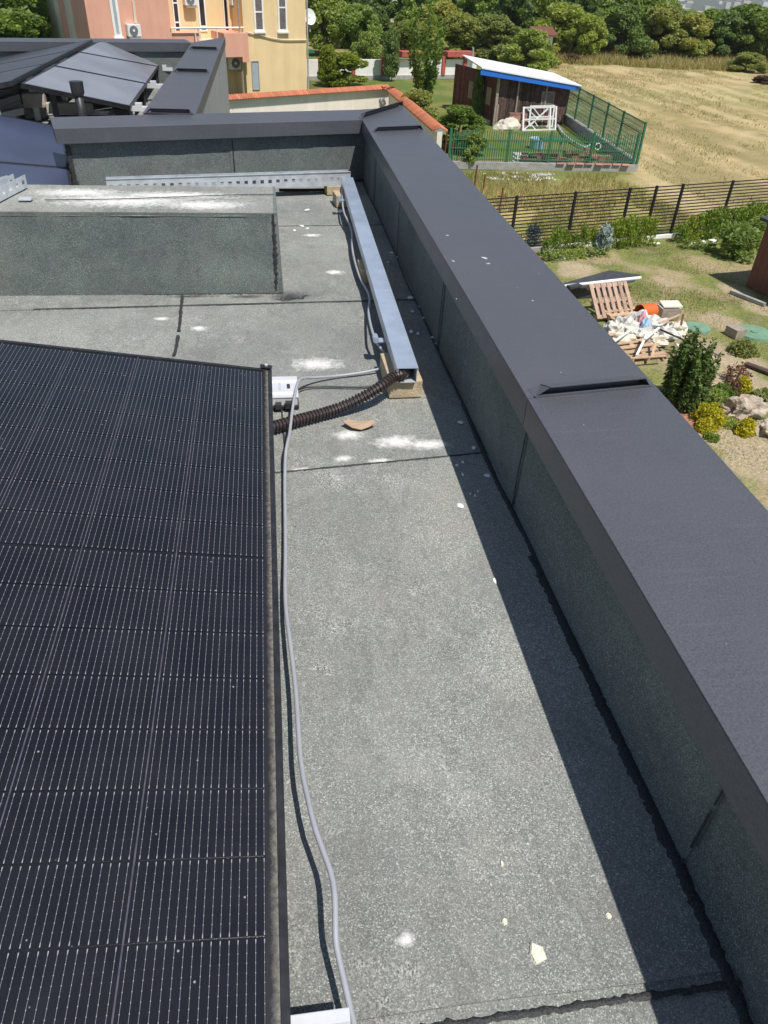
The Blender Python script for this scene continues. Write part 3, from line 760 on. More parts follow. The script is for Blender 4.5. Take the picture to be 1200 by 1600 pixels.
# dust along the low edge
mb = MB(); n = 180; vv = []
for i in range(n+1):
    v = v_b+.012+(v_t-v_b-.024)*i/n
    a = -0.006
    vv += [pp(a, v, 0.0004), pp(u_out-.0122, v, 0.0008)]
mb.add(vv, [(2*i, 2*i+1, 2*i+3, 2*i+2) for i in range(n)])
mb.build('edge_dust', M['edge_dust'], panel)
mb = MB(); pbox(mb, u_out-.032, u_out-.004, v_t+.0005, v_t+.012, -0.02, 0.006); pbox(mb, u_out-.036, u_out-.0, v_t-.008, v_t+.012, 0.0062, 0.009)
mb.build('end_clamp', M['black_frame'], panel)
mb = MB(); mb.tube([pp(u_out-.018, v_t+.006, 0.009), pp(u_out-.018, v_t+.006, 0.013)], 0.005, 8); mb.build('bolt', M['alu'], panel)

def mount_rail(yc, x1, label, grp='aluminium rails under the panels', x0=-1.1, w=0.14, z=5.865, cap=True):
    t = thing('mounting_rail', label, 'mounting rail', (x1-0.2, yc, RZ+.004), group=grp)
    mb = MB(); mb.box(x0, x1, yc-w/2-.008, yc+w/2+.020, RZ+.0052, RZ+0.014); mb.build('rubber_pad_shade_lip', M['black_rubber'], t)  # real pad, its far edge widened to draw the rail's shadow band
    mb = MB()
    mb.box(x0, x1-.004, yc-w/2, yc-w/2+.012, RZ+.0142, z-.004); mb.box(x0, x1-.004, yc+w/2-.012, yc+w/2, RZ+.0142, z-.004)
    mb.box(x0, x1, yc-w/2-.002, yc+w/2+.002, z-.0038, z); mb.build('rail_profile', M['alu'], t, bevel=0.0015)
    return t
ra = mount_rail(2.17, 0.055, 'silver aluminium rail end poking out beside the far corner of the black panel')
mb = MB(); mb.box(-0.03, 0.05, 2.125, 2.135, 5.8652, 5.870); mb.box(-0.03, 0.05, 2.205, 2.215, 5.8652, 5.870); mb.build('rail_lip', M['alu'], ra)
mb = MB(); mb.box(0.020, 0.030, 2.155, 2.185, 5.8652, 5.8662); mb.build('slot', M['black_plastic'], ra)
mb = MB(); mb.box(-0.006, 0.0, 2.145, 2.195, 5.8652, 5.8662); mb.build('stamp', M['galv'], ra)
mb = MB(); mb.box(-0.02, 0.0, 2.075, 2.095, RZ+.0142, RZ+.03); mb.box(0.012, 0.034, 2.075, 2.095, RZ+.0142, RZ+.034); mb.build('clip', M['black_plastic'], ra)
rb_ = mount_rail(0.300, 0.050, 'white-looking aluminium rail end at the near edge of the roof, next to the grey cable', z=5.90)

for _y in (0.335, 0.352):
    mb = MB(); mb.box(-0.03, 0.0495, _y, _y+.003, 5.9002, 5.9008); mb.build('groove', M['galv'], rb_)
# ================================================================== CABLES, TRAYS, BLOCKS
TZ = RZ+0.0045
def block(name, label, cat, x0, x1, y0, y1, z0, z1, mat, rz=0.0, group=None, bev=0.004):
    cx, cy = (x0+x1)/2, (y0+y1)/2
    mb = MB(); mb.box(x0-cx, x1-cx, y0-cy, y1-cy, 0, z1-z0)
    o = mb.build(name, mat, None, bevel=bev); o.location = (cx, cy, z0); o.rotation_euler = (0, 0, rz)
    return tag(o, label, cat, group)
block('paver_block', 'yellow paver block under the near open end of the cable tray, by the corrugated conduit', 'paver block', 0.352, 0.462, 2.145, 2.36, TZ, TZ+0.062, M['paver'], 0.02, 'paver blocks under the cable tray')
block('paver_block', 'small paver block half hidden under the middle of the long cable tray', 'paver block', 0.375, 0.475, 3.20, 3.34, TZ, TZ+0.062, M['paver'], 0.02, 'paver blocks under the cable tray')
block('paver_block', 'paver block under the far corner where the two cable trays meet', 'paver block', 0.36, 0.46, 4.42, 4.55, TZ, TZ+0.062, M['paver'], 0.1, 'paver blocks under the cable tray')
# long covered tray
a0, a1 = np.array([0.408, 2.13, TZ+.064]), np.array([0.445, 4.62, TZ+.064])
tray = thing('cable_tray', 'long galvanised cable tray with a shiny blue-grey cover running beside the parapet', 'cable tray', tuple((a0+a1)/2))
td = (a1-a0)/np.linalg.norm(a1-a0); tn = np.array([td[1], -td[0], 0])
def tray_piece(name, mat, s0, s1, z0, z1, w0=0.0, w1=1.0):
    mb = MB(); q = [a0+tn*s0+td*0, a0+tn*s1, a1+tn*s1, a1+tn*s0]
    mb.hexa([p+np.array([0, 0, z0]) for p in q], [p+np.array([0, 0, z1]) for p in q])
    return mb.build(name, mat, tray)
tray_piece('tray_bottom', M['galv'], -.030, .030, 0.0, 0.0015)
tray_piece('tray_side', M['galv'], -.0315, -.0302, 0.0, 0.050)
tray_piece('tray_side', M['galv'], .0302, .0315, 0.0, 0.050)
tray_piece('tray_cover', M['galv_cover'], -.0335, .0335, 0.0502, 0.0520)
tray_piece('cover_edge', M['galv_cover'], -.0350, -.0336, 0.040, 0.0520)
tray_piece('cover_edge', M['galv_cover'], .0336, .0350, 0.040, 0.0520)
for s in (0.12, 0.50):                                   # clips on its left side
    p = a0+(a1-a0)*(s if s < .2 else 0.86)-tn*0.045
    mb = MB(); mb.box(p[0]-.022, p[0]+.008, p[1]-.016, p[1]+.016, p[2]+.012, p[2]+.016); mb.box(p[0]-.022, p[0]-.018, p[1]-.016, p[1]+.016, p[2]+.004, p[2]+.026)
    mb.tube([(p[0]-.026, p[1]-.02, p[2]+.022), (p[0]-.026, p[1]+.02, p[2]+.022)], 0.011, 8)
    mb.build('cable_clip', M['galv_cover'], tray)
# perforated tray along the far parapet
q0, q1 = np.array([-0.90, 4.50, TZ+.05]), np.array([0.47, 4.745, TZ+.05])
ptray = thing('perforated_tray', 'open perforated cable tray with a row of black slots in front of the far parapet', 'cable tray', tuple((q0+q1)/2))
pd = (q1-q0)/np.linalg.norm(q1-q0); pn = np.array([pd[1], -pd[0], 0]); plen = np.linalg.norm(q1-q0)
def slotted(mb, base, d, nrm, length, z0, z1, pitch=0.045, sl=0.020, sh0=0.35, sh1=0.62, th=0.0015):
    """strip of sheet with a row of slots cut through it"""
    za, zb = z0+(z1-z0)*sh0, z0+(z1-z0)*sh1
    def slab(s0, s1, y0, y1):
        q = [base+d*s0, base+d*s1, base+d*s1+nrm*th, base+d*s0+nrm*th]
        mb.hexa([p+np.array([0, 0, y0]) for p in q], [p+np.array([0, 0, y1]) for p in q])
    slab(0, length, z0, za); slab(0, length, zb, z1)
    n = int(length/pitch); prev = 0.0
    for i in range(n):
        s = (i+0.5)*length/n
        slab(prev, s-sl/2, za+.00001, zb-.00001); prev = s+sl/2
    slab(prev, length, za+.00001, zb-.00001)
mb = MB(); slotted(mb, q0+pn*.03, pd, pn, plen, 0.0, 0.075); mb.build('tray_side', M['galv'], ptray)
mb = MB(); slotted(mb, q0-pn*.03, pd, pn, plen, 0.0, 0.075); mb.build('tray_side', M['galv'], ptray)
mb = MB(); qq = [q0+pn*.029, q1+pn*.029, q1-pn*.028, q0-pn*.028]; mb.prism([tuple(p) for p in qq], q0[2], q0[2]+.0015); mb.build('tray_bottom', M['black_plastic'], ptray)
mb = MB(); qq = [q0+pn*.036, q1+pn*.036, q1+pn*.024, q0+pn*.024]; mb.prism([tuple(p) for p in qq], q0[2]+.0752, q0[2]+.0765); mb.build('tray_lip', M['galv'], ptray)
for s in (0.06, 0.5, 0.93):
    p = q0+(q1-q0)*s
    block('paver_block', ['broken paver under the free end of the perforated tray', 'paver hidden under the middle of the perforated tray', 'paver under the corner end of the perforated tray'][[0.06, 0.5, 0.93].index(s)], 'paver block', p[0]-.05, p[0]+.05, p[1]-.04, p[1]+.04, TZ, TZ+.049, M['paver'], 0.18, 'paver blocks under the cable tray')

def cable(name, label, pts, r, mat, cat='cable', n=8, step=0.03):
    mb = MB(); mb.tube(spline(pts, step), r, n)
    o = mb.build(name, mat, None, smooth=True)
    return tag(o, label, cat)
def cz_(px, py, h): p = at(px, py, RZ+h); return tuple(p)
low = [(463, 606, .06), (457, 640, .05), (452, 680, .050), (447, 702, .045), (445, 745, .030), (446, 850, .030), (446, 940, .040), (454, 1010, .055), (462, 1079, .060), (469.6, 1187, .070),
       (480, 1243, .080), (494, 1300, .085), (516, 1360, .085), (523, 1400, .085), (524, 1450, .078), (526, 1480, .072), (537, 1530, .066), (552, 1596, .06), (566, 1650, .06)]
cable('grey_cable', 'long light grey cable snaking along the lit roof beside the foreground panel', [cz_(*a) for a in [(604, 556, .05), (603, 570, .035), (590, 577, .02), (560, 583, .014), (520, 588, .014), (490, 590, .03), (470, 592, .055)]+low], 0.0046, M['grey_cable'], n=10)
tl = [(538, 275, .10), (535, 300, .08), (537, 330, .07), (549, 358, .06), (551, 392, .045), (561, 430, .04), (577, 462, .05), (576, 490, .04), (583, 522, .07), (592, 540, .06), (602, 552, .05)]
cable('grey_cable', 'grey cable clipped along the left side of the long covered tray', [cz_(*a) for a in tl], 0.0052, M['grey_cable'])
cable('thin_black_cable', 'thin dark cable lying on the roof between the conduit and the rail end', [cz_(*a) for a in [(461, 612, .02), (475, 606, .012), (505, 604, .009), (560, 605, .009), (600, 601, .012), (625, 592, .05)]], 0.0032, M['black_plastic'])
cable('white_cable', 'white cable sagging along the front of the perforated tray', [cz_(*a) for a in [(225, 286, .10), (270, 285, .09), (330, 284, .085), (400, 281, .09), (450, 279, .09), (500, 278, .085), (530, 274, .10)]], 0.006, M['white_cable'])
cable('black_hose', 'straight black pipe lying across the roof between the plinth and the tray corner', [cz_(436, 297, .014), cz_(480, 297, .014), cz_(524, 296, .014)], 0.009, M['black_rubber'], 'pipe')
block('black_connector', 'small black connector hanging at the end of the pipe by the tray corner', 'connector', at(527, 297, RZ)[0]-.02, at(527, 297, RZ)[0]+.03, at(527, 297, RZ)[1]-.05, at(527, 297, RZ)[1]+.05, TZ, TZ+.06, M['black_rubber'])
# corrugated conduit
path = spline([cz_(*a) for a in [(395, 672, .035), (425, 667, .030), (470, 655, .028), (520, 641, .030), (560, 624, .052), (594, 604, .080), (614, 589, .092)]]+[(0.401, 2.15, TZ+.0905), (0.410, 2.24, TZ+.0905), (0.411, 2.36, TZ+.0905)], 0.002)
mb = MB(); acc = 0; rs = []
for i, p in enumerate(path):
    if i: acc += (p-path[i-1]).length
    rs.append(0.0158+0.0023*(1 if (acc/0.0115) % 1 < 0.55 else -1))
mb.tube(path, rs, 14)
tag(mb.build('corrugated_conduit', M['conduit'], None, smooth=False), 'dark brown corrugated conduit curving from under the panel up into the tray end', 'conduit')

# torn cardboard, plaster, scraps
q = at(563, 667, TZ); mb = MB(); prof = [(-.075, .005), (-.05, .022), (-.01, .020), (.03, .018), (.06, .012), (.065, -.004), (.035, -.016), (.0, -.022), (-.04, -.018)]
n = len(prof); mb.add([(q[0]+x*.72, q[1]+y*1.15, TZ+.004+.010*abs(x)/.07) for x, y in prof]+[(q[0]+x*.72, q[1]+y*1.15, TZ+.006+.011*abs(x)/.07) for x, y in prof], [tuple(range(n))[::-1], tuple(range(n, 2*n))]+[(i, (i+1) % n, n+(i+1) % n, n+i) for i in range(n)])
tag(mb.build('cardboard_scrap', M['cardboard'], None), 'torn curled piece of brown cardboard on the roof below the conduit', 'cardboard')
def chip_obj(px, py, r, mat, name, label, cat, group=None, h=0.003, seed=0, el=1.0, z=None):
    rg = random.Random(seed); z = TZ if z is None else z
    q = at(px, py, z); n = rg.choice([5, 6, 7]); a0_ = rg.random()*6
    pr = [(r*rg.uniform(.6, 1.2)*math.cos(a0_+2*math.pi*i/n)*el, r*rg.uniform(.6, 1.2)*math.sin(a0_+2*math.pi*i/n)) for i in range(n)]
    mb = MB(); mb.add([(x, y, 0) for x, y in pr]+[(x*.8, y*.8, h) for x, y in pr], [tuple(range(n))[::-1], tuple(range(n, 2*n))]+[(i, (i+1) % n, n+(i+1) % n, n+i) for i in range(n)])
    o = mb.build(name, mat, None); o.location = q; o.rotation_euler = (rg.uniform(-.15, .15), rg.uniform(-.15, .15), 0)
    return tag(o, label, cat, group)
chip_obj(838, 1491, 0.021, M['plaster'], 'plaster_splat', 'largest cream lump of plaster on the sunlit felt near the bottom', 'plaster lump', seed=4, h=.004, el=0.8)
chip_obj(951, 1432, 0.006, M['plaster'], 'plaster_crumb', 'small cream crumb close to the shadow edge, right of the plaster lump', 'plaster lump', seed=5)
chip_obj(789, 1441, 0.006, M['plaster'], 'plaster_crumb', 'small pale crumb on the sunlit felt, left of the plaster lump', 'plaster lump', seed=6)
chip_obj(784, 1351, 0.007, M['plaster'], 'plaster_crumb', 'pale splinter on the sunlit felt above the plaster lump', 'plaster lump', seed=7, el=.5)
chips = [(641, 465, .020), (652, 463, .014), (645, 487, .012), (668, 474, .016), (655, 479, .010), (662, 497, .011), (672, 508, .014), (676, 528, .013), (681, 537, .010), (642, 518, .012), (653, 521, .010), (600, 310, .014), (592, 322, .012), (612, 395, .014),
         (620, 402, .012), (606, 410, .010), (626, 407, .011), (720, 660, .010), (740, 700, .009), (723, 722, .006), (714, 727, .006), (723, 742, .008), (761, 743, .010), (742, 775, .005), (735, 772, .005), (746, 768, .005), (773, 908, .010), (719, 790, .012), (532, 330, .03), (472, 353, .02), (480, 357, .012), (460, 360, .012), (480, 328, .02)]
for i, (x, y, r) in enumerate(chips):
    chip_obj(x, y, r, M['chip'], 'paint_flake', 'small pale flake lying on the roof felt, %s nearest to the camera' % ORD[sorted(range(len(chips)), key=lambda q: -chips[q][1]).index(i)], 'flake', 'pale flakes scattered on the roof', seed=20+i, el=random.uniform(.5, 1.0))
chip_obj(705, 467, 0.010, M['chip'], 'coping_flake', 'pale scratch flake stuck on the coping', 'flake', seed=3, z=CZ+.001) if False else None

for i, (px, py, r, el) in enumerate([(699, 368, .016, 1.4), (708, 408, .012, 1.6), (757, 403, .028, 1.5), (763, 412, .014, 1.6), (713, 467, .012, .5), (842, 428, .006, 1), (808, 450, .006, 1), (832, 470, .009, 1.2), (876, 582, .006, 1), (912, 664, .005, 1)]):
    chip_obj(px, py, r*.34, M['fleck'], 'coping_fleck', 'tiny pale fleck stuck on the black coping, %s from the far end' % ORD[i], 'fleck', 'pale flecks on the coping', .0012, 200+i, el, CZ+.0006)
# ---- perforated channels lying on the plinth at the left
def channel(name, label, p0, p1, mat, w=0.041, h=0.041, parent=None):
    p0, p1 = np.array(p0, float), np.array(p1, float); d = (p1-p0); ln = np.linalg.norm(d); d /= ln; nn = np.array([d[1], -d[0], 0]); nn /= np.linalg.norm(nn)
    t = thing(name, label, 'metal channel', tuple(p0), group='metal channels lying about the roof')
    mb = MB(); slotted(mb, p0+nn*w/2, d, nn, ln, 0, h, 0.05, 0.022, .35, .65); mb.build('channel_side', mat, t)
    mb = MB(); slotted(mb, p0-nn*w/2, d, nn, ln, 0, h, 0.05, 0.022, .35, .65); mb.build('channel_side', mat, t)
    mb = MB(); qq = [p0+nn*w/2, p1+nn*w/2, p1-nn*w/2, p0-nn*w/2]; mb.hexa(qq, [p+np.array([0, 0, .002]) for p in qq]); mb.build('channel_base', mat, t)
    return t
pz = PZ+.006
channel('metal_channel', 'perforated zinc channel on the left end of the plinth, nearer one of two', at(-40, 330, pz), at(34, 292, pz), M['galv'], .05, .05)
channel('metal_channel', 'perforated zinc channel on the left end of the plinth, behind the other', at(-60, 318, pz), at(20, 290, pz), M['galv'], .03, .04)
block('zinc_offcut', 'small flat zinc offcut on the plinth beside the perforated channels', 'offcut', at(38, 312, pz)[0]-.02, at(38, 312, pz)[0]+.03, at(38, 312, pz)[1]-.02, at(38, 312, pz)[1]+.02, PZ+.006, PZ+.014, M['galv'])

# ================================================================== PANELS AND CLUTTER ON THE ROOF BEYOND
def far_panel(label, c4, group, cat='solar panel', frame_w=0.018, glass='far_panel'):
    """framed module from its four top corners (near-right, far-right, far-left, near-left)"""
    P = [np.array(p, float) for p in c4]; cen = sum(P)/4
    t = thing('solar_panel', label, cat, tuple(cen), group=group)
    n = np.cross(P[1]-P[0], P[3]-P[0]); n /= np.linalg.norm(n)
    if n[2] < 0: n = -n
    U = (P[0]-P[3]); U /= np.linalg.norm(U); V = (P[1]-P[0]); V /= np.linalg.norm(V)
    Q = [P[0]-U*frame_w+V*frame_w, P[1]-U*frame_w-V*frame_w, P[2]+U*frame_w-V*frame_w, P[3]+U*frame_w+V*frame_w]
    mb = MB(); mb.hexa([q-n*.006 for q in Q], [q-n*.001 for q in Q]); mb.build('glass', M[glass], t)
    for i in range(4):
        j = (i+1) % 4
        mb = MB(); mb.hexa([P[i]-n*.032, P[j]-n*.032, Q[j]-n*.032, Q[i]-n*.032], [P[i], P[j], Q[j], Q[i]]); mb.build('frame', M['black_frame'], t)
    return t
def post(t, p, ztop, mat=None):
    mb = MB(); mb.box(p[0]-.012, p[0]+.012, p[1]-.012, p[1]+.012, RZ+.001, ztop); mb.build('support', mat or M['alu'], t)
zl, zh = 5.98, 6.20
R0, R1 = at(204, 166, zl), at(262, 83, zl)
L0, L1 = at(32, 130, zh), at(155, 64, zh)
names = ['nearest of three dark panels tilted up to the left behind the vent pipe', 'middle of three dark panels tilted up to the left behind the vent pipe', 'farthest of three dark panels tilted up to the left, by the back parapet']
for i in range(3):
    a, b = i/3+.004, (i+1)/3-.004
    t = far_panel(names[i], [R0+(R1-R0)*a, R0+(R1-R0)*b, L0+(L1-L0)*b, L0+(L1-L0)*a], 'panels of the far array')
    for s in (0.15,):
        mb = MB(); p = R0+(R1-R0)*(a+(b-a)*0.1); mb.box(p[0]-.02, p[0]+.13, p[1]-.03, p[1]+.03, zl-.05, zl-.02); mb.box(p[0]+.02, p[0]+.07, p[1]-.03, p[1]+.03, zl-.0198, zl+.005)
        mb.build('end_clamp', M['alu'], t)
    for p in (R0+(R1-R0)*(a+.02), R0+(R1-R0)*(b-.02)):
        mb = MB(); mb.box(p[0]-.14, p[0]-.02, p[1]-.03, p[1]+.03, RZ+.001, zl-.03); mb.build('foot', M['black_rubber'], t)
    p = L0+(L1-L0)*(a+.10); mb = MB(); mb.box(p[0]+.10, p[0]+.13, p[1]-.02, p[1]+.02, RZ+.001, zh-.06); mb.build('support', M['black_frame'], t)
D = np.array([-0.06, 0.0, 0.012])
RA, RB = L0+D, L1+D                                      # second array falls away to the left from the same ridge
W_ = np.array([-1.10, -0.28, -0.20])
nm2 = ['nearest dark panel falling away to the left of the ridge, at the photo edge', 'middle dark panel falling away to the left of the ridge', 'farthest dark panel falling away to the left of the ridge']
for i in range(3):
    a, b = i/3+.004, (i+1)/3-.004
    p0, p1 = RA+(RB-RA)*a, RA+(RB-RA)*b
    t = far_panel(nm2[i], [p0, p1, p1+W_, p0+W_], 'panels of the far array', glass='panel_back')
    for p in (p0+W_*.9, p1+W_*.9, p0+W_*.12): mb = MB(); mb.box(p[0]-.02, p[0]+.02, p[1]-.02, p[1]+.02, RZ+.001, p[2]-.034); mb.build('support', M['alu'], t)
# leftmost panel of the next row, its corner just in the picture
e0_, e1_ = at(0, 112, 6.0), at(34, 88, 6.0)
dd = (e1_-e0_)*1.3
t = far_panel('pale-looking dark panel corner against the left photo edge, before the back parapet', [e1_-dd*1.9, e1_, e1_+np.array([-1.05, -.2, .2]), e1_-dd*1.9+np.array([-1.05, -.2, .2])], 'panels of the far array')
for p in (e1_-dd*.3, e1_-dd*1.6): mb = MB(); mb.box(p[0]-.06, p[0]-.02, p[1]-.02, p[1]+.02, RZ+.001, 5.96); mb.build('support', M['alu'], t)
# blue-looking panels left of the free end of the far parapet
zr, zq = 5.96, 6.10
B0, B1 = at(108, 262, zr), at(98, 198, zr)
C0, C1 = at(-80, 246, zq), at(-40, 172, zq)
Bd = (B1-B0)
t = far_panel('blue-looking dark panel left of the free end of the far parapet', [B0, B1, C1, C0], 'panels beside the far parapet', glass='blue_panel')
post(t, B0+(B1-B0)*.15-np.array([.05, 0, 0]), zr-.035); post(t, B1-(B1-B0)*.15-np.array([.05, 0, 0]), zr-.035); post(t, C0+np.array([.1, .1, 0]), zq-.05)
t = far_panel('nearer blue-looking dark panel, partly hidden behind the plinth', [B0-Bd*1.0+Bd*-.01, B0-Bd*.01, C0-(C1-C0)*.01, C0-(C1-C0)*1.0], 'panels beside the far parapet', glass='blue_panel')
post(t, B0-Bd*.5-np.array([.05, 0, 0]), zr-.035); post(t, C0-(C1-C0)*.5+np.array([.1, .0, 0]), zq-.05)
# pipe
p = at_pl(129, 184, (0, 6.15, 0), (0, -1, 0)); p[2] = RZ
t = thing('vent_pipe', 'black vent pipe with a wider square cap standing before the far panels', 'vent pipe', (p[0], p[1], RZ))
ph = at_pl(121, 127, p, (0, -1, 0))[2]
mb = MB(); mb.tube([(p[0], p[1], RZ), (p[0], p[1], ph-.08)], 0.030, 14); mb.build('pipe', M['black_plastic'], t, smooth=True)
mb = MB(); mb.tube([(p[0], p[1], ph-.09), (p[0], p[1], ph-.07), (p[0], p[1], ph)], [.034, .045, .047], 12); mb.build('cap', M['black_plastic'], t)
mb = MB(); mb.tube([(p[0], p[1], RZ), (p[0], p[1], RZ+.03)], [.07, .034], 14); mb.build('collar', M['alu'], t)
def rb(px0, px1, py, z, w, h, label, name, cat, mat, bev=.01, group=None):
    a, b = at(px0, py, z), at(px1, py, z); d = b-a; ang = math.atan2(d[1], d[0]); ln = np.linalg.norm(d)
    mb = MB(); mb.box(-ln/2, ln/2, 0, w, 0, h); o = mb.build(name, mat, None, bevel=bev); o.location = (a+b)/2; o.rotation_euler = (0, 0, ang)
    return tag(o, label, cat, group)
rb(40, 71, 186, RZ+.001, .13, .10, 'pale concrete block under the far array, lower of two', 'ballast_block', 'concrete block', M['concrete'], .014, 'concrete blocks weighing down the far array')
rb(36, 76, 157, RZ+.112, .16, .10, 'pale rounded concrete block stacked on top of another', 'ballast_block', 'concrete block', M['concrete'], .02, 'concrete blocks weighing down the far array') if False else None
o = rb(37, 73, 169, RZ+.102, .13, .10, 'pale rounded concrete block on top of another beside the vent pipe', 'ballast_block', 'concrete block', M['concrete'], .025, 'concrete blocks weighing down the far array')
rb(74, 147, 178, RZ+.06, .06, .075, 'long pale ballast kerb lying under the nearest far panel', 'ballast_kerb', 'concrete block', M['concrete'], .008, 'concrete blocks weighing down the far array')
rb(73, 204, 180, RZ+.028, .045, .030, 'silver rail carrying the nearest far panel across the roof', 'array_rail', 'rail', M['alu'], .002)
rb(73, 204, 181, RZ+.001, .07, .0265, 'black rubber strip under the silver array rail', 'rubber_strip', 'rubber strip', M['black_rubber'], .002)
def bar(a, b, w, h, name, label, cat, mat, group=None):
    mb = MB(); mb.beam(a, b, w, h); return tag(mb.build(name, mat, None), label, cat, group)
za = RZ+.07
bar(at(170, 186, za), at(182, 166, za), .045, .02, 'array_brace', 'short silver brace lying between the rail and the far parapet', 'rail', M['alu'])
bar(at(206, 184, za), at(208, 168, za), .03, .02, 'array_brace', 'thin silver brace near the right end of the array rail', 'rail', M['alu'])
bar(at(18, 180, za), at(40, 166, za), .05, .03, 'array_brace', 'silver brace left of the concrete blocks', 'rail', M['alu'])
for i in range(4):
    a, b = at(-30, 160+i*9, RZ+.05+.05*(i % 2)), at(22+i*3, 140+i*11, RZ+.05+.05*(i % 2))
    bar(a, b, .07, .045, 'spare_rail', ['uppermost spare silver rail stacked at the left photo edge', 'second spare silver rail stacked at the left photo edge', 'third spare silver rail stacked at the left photo edge', 'lowest spare silver rail stacked at the left photo edge'][i], 'rail', M['alu'], 'spare rails stacked on the roof')

# ================================================================== GROUND
def gdir(px, py, Y):
    d = ray(px, py); s = Y/d[1]; return d[0]*s, Y, EYE[2]+d[2]*s
F0, F1 = np.array([6.98, 21.55]), np.array([16.25, 24.05])       # black garden fence
fdir = (F1-F0)/np.linalg.norm(F1-F0)
EN = [np.array(at(700, 263)[:2]), np.array(at(992, 268)[:2]), np.array(at(884, 192)[:2])]   # green enclosure: left, corner, back
def fence_side(x, y): return (y-F0[1])*fdir[0]-(x-F0[0])*fdir[1]           # >0 beyond the fence
def terrain(x, y):
    r = np.hypot(x, y)
    z = np.zeros_like(x)
    t = np.clip((r-125)/1300, 0, 1); z = z-105*(t*t*(3-2*t))
    z = z+np.clip((r-2300)/4200, 0, 1.0)*92
    h = np.clip((r-6500)/3500, 0, 1); z = z+h*h*(3-2*h)*(420+60*np.sin(x*0.0011)+40*np.sin(x*0.0031+1))
    return z
def steps(segs):
    out = [segs[0][0]]
    for a, b, s in segs:
        n = max(1, int(round((b-a)/s))); out += [a+(b-a)*(i+1)/n for i in range(n)]
    return np.array(out)
xs = steps([(-6000, -800, 650), (-800, -100, 100), (-100, -20, 8), (-20, 4, 1.5), (4, 19, 0.14), (19, 36, 0.5), (36, 80, 0.9), (80, 200, 8), (200, 1000, 60), (1000, 9000, 500)])
ys = steps([(-300, -20, 70), (-20, 8, 3), (8, 33, 0.14), (33, 50, 0.35), (50, 90, 0.6), (90, 130, 3), (130, 400, 20), (400, 3000, 120), (3000, 12000, 600)])
X, Y = np.meshgrid(xs, ys)
Z = terrain(X, Y)
near = (X > 3) & (X < 90) & (Y > 5) & (Y < 110)
def npnoise(x, y, s, seed):                              # value noise, vectorised
    r = np.random.default_rng(seed).random((256, 256))
    u, v = x/s, y/s; i, j = np.floor(u).astype(int), np.floor(v).astype(int); fu, fv = u-i, v-j
    fu, fv = fu*fu*(3-2*fu), fv*fv*(3-2*fv); g = lambda a, b: r[a % 256, b % 256]
    return (g(i, j)*(1-fu)+g(i+1, j)*fu)*(1-fv)+(g(i, j+1)*(1-fu)+g(i+1, j+1)*fu)*fv
def fbm(x, y, s, seed, o=4):
    t, a, n = 0, 1.0, 0
    for k in range(o): t = t+a*npnoise(x, y, s/2**k, seed+k); n += a; a *= 0.55
    return t/n
Z = Z+np.where(near, 0.10*(fbm(X, Y, 3.0, 3)-0.5)*np.clip((Y-5)/5, 0, 1), 0)
def lerp(a, b, f): return a+(b-a)*f[..., None]
def sm(v, a, b): t = np.clip((v-a)/(b-a), 0, 1); return t*t*(3-2*t)
c3 = lambda *c: np.array(c, float)
n1, n2, n3, n4 = fbm(X, Y, 2.2, 11), fbm(X, Y, 0.7, 21), fbm(X, Y, 8.0, 31), fbm(X, Y, 0.35, 41, 2)
colr = np.zeros(X.shape+(3,))+c3(0.10, 0.125, 0.045)
fs = fence_side(X, Y)
gard = lerp(c3(0.37, 0.305, 0.185), c3(0.205, 0.225, 0.075), sm(n1+0.35*(n2-.5), 0.30, 0.50))
gard = lerp(gard, c3(0.115, 0.15, 0.045), sm(n2, 0.56, 0.72)*0.6)
sandm = np.zeros_like(X)
for (px, py, r) in [(1130, 560, 1.1), (1090, 590, 1.0), (1170, 600, 0.9), (1150, 690, .8), (1185, 720, 1.0), (905, 425, .8), (1120, 500, .7), (1040, 440, .5), (1150, 455, .6), (1190, 480, .6), (1110, 650, .8)]:
    g = at(px, py); sandm = np.maximum(sandm, 1-np.hypot(X-g[0], (Y-g[1])*0.8)/r)
gard = lerp(gard, c3(0.44, 0.355, 0.255), sm(sandm+1.1*(n2-.5)+.5*(n1-.5), 0.12, 0.5)*0.9)
mead = lerp(c3(0.42, 0.34, 0.15), c3(0.27, 0.27, 0.09), sm(n1, 0.42, 0.62)); mead = lerp(mead, c3(0.13, 0.17, 0.05), sm(fs, 5.5, 8.5)*.7)
field = lerp(c3(0.47, 0.365, 0.205), c3(0.35, 0.285, 0.14), sm(fbm((X*.12-Y*.99)*.30, X*.99+Y*.12, 1.3, 51), 0.40, 0.62))
field = lerp(field, c3(0.34, 0.31, 0.14), sm(n3, 0.50, 0.68)*0.75)
rowsn = fbm((X*.12-Y*.99)/9.0, (X*.99+Y*.12), 1.0, 77, 4)
field = lerp(field, c3(0.30, 0.25, 0.13), sm(rowsn, 0.50, 0.66)*0.75)
field = lerp(field, c3(0.56, 0.455, 0.275), sm(rowsn, 0.44, 0.30)*0.6)
field = lerp(field, c3(0.54, 0.43, 0.25), sm(fbm(Y*.35, X, 1.0, 61), 0.58, 0.72)*0.7)
field = lerp(field, c3(0.30, 0.215, 0.115), sm(fbm(X*.25, Y, 3.0, 66), 0.60, 0.70)*sm(Y, 50, 62)*.8)
inF = sm(X-(13.8+0.10*(Y-24))+2.2*(n1-.5), -0.4, 1.4)
out = lerp(mead, field, inF)
lawn = lerp(c3(0.125, 0.17, 0.045), c3(0.20, 0.205, 0.07), sm(n1, 0.40, 0.62))
ex = EN[1][0]+(Y-EN[1][1])*(EN[2][0]-EN[1][0])/(EN[2][1]-EN[1][1])
inL = sm(Y-31.2, 0, 0.4)*sm(ex-X, 0, 0.5)
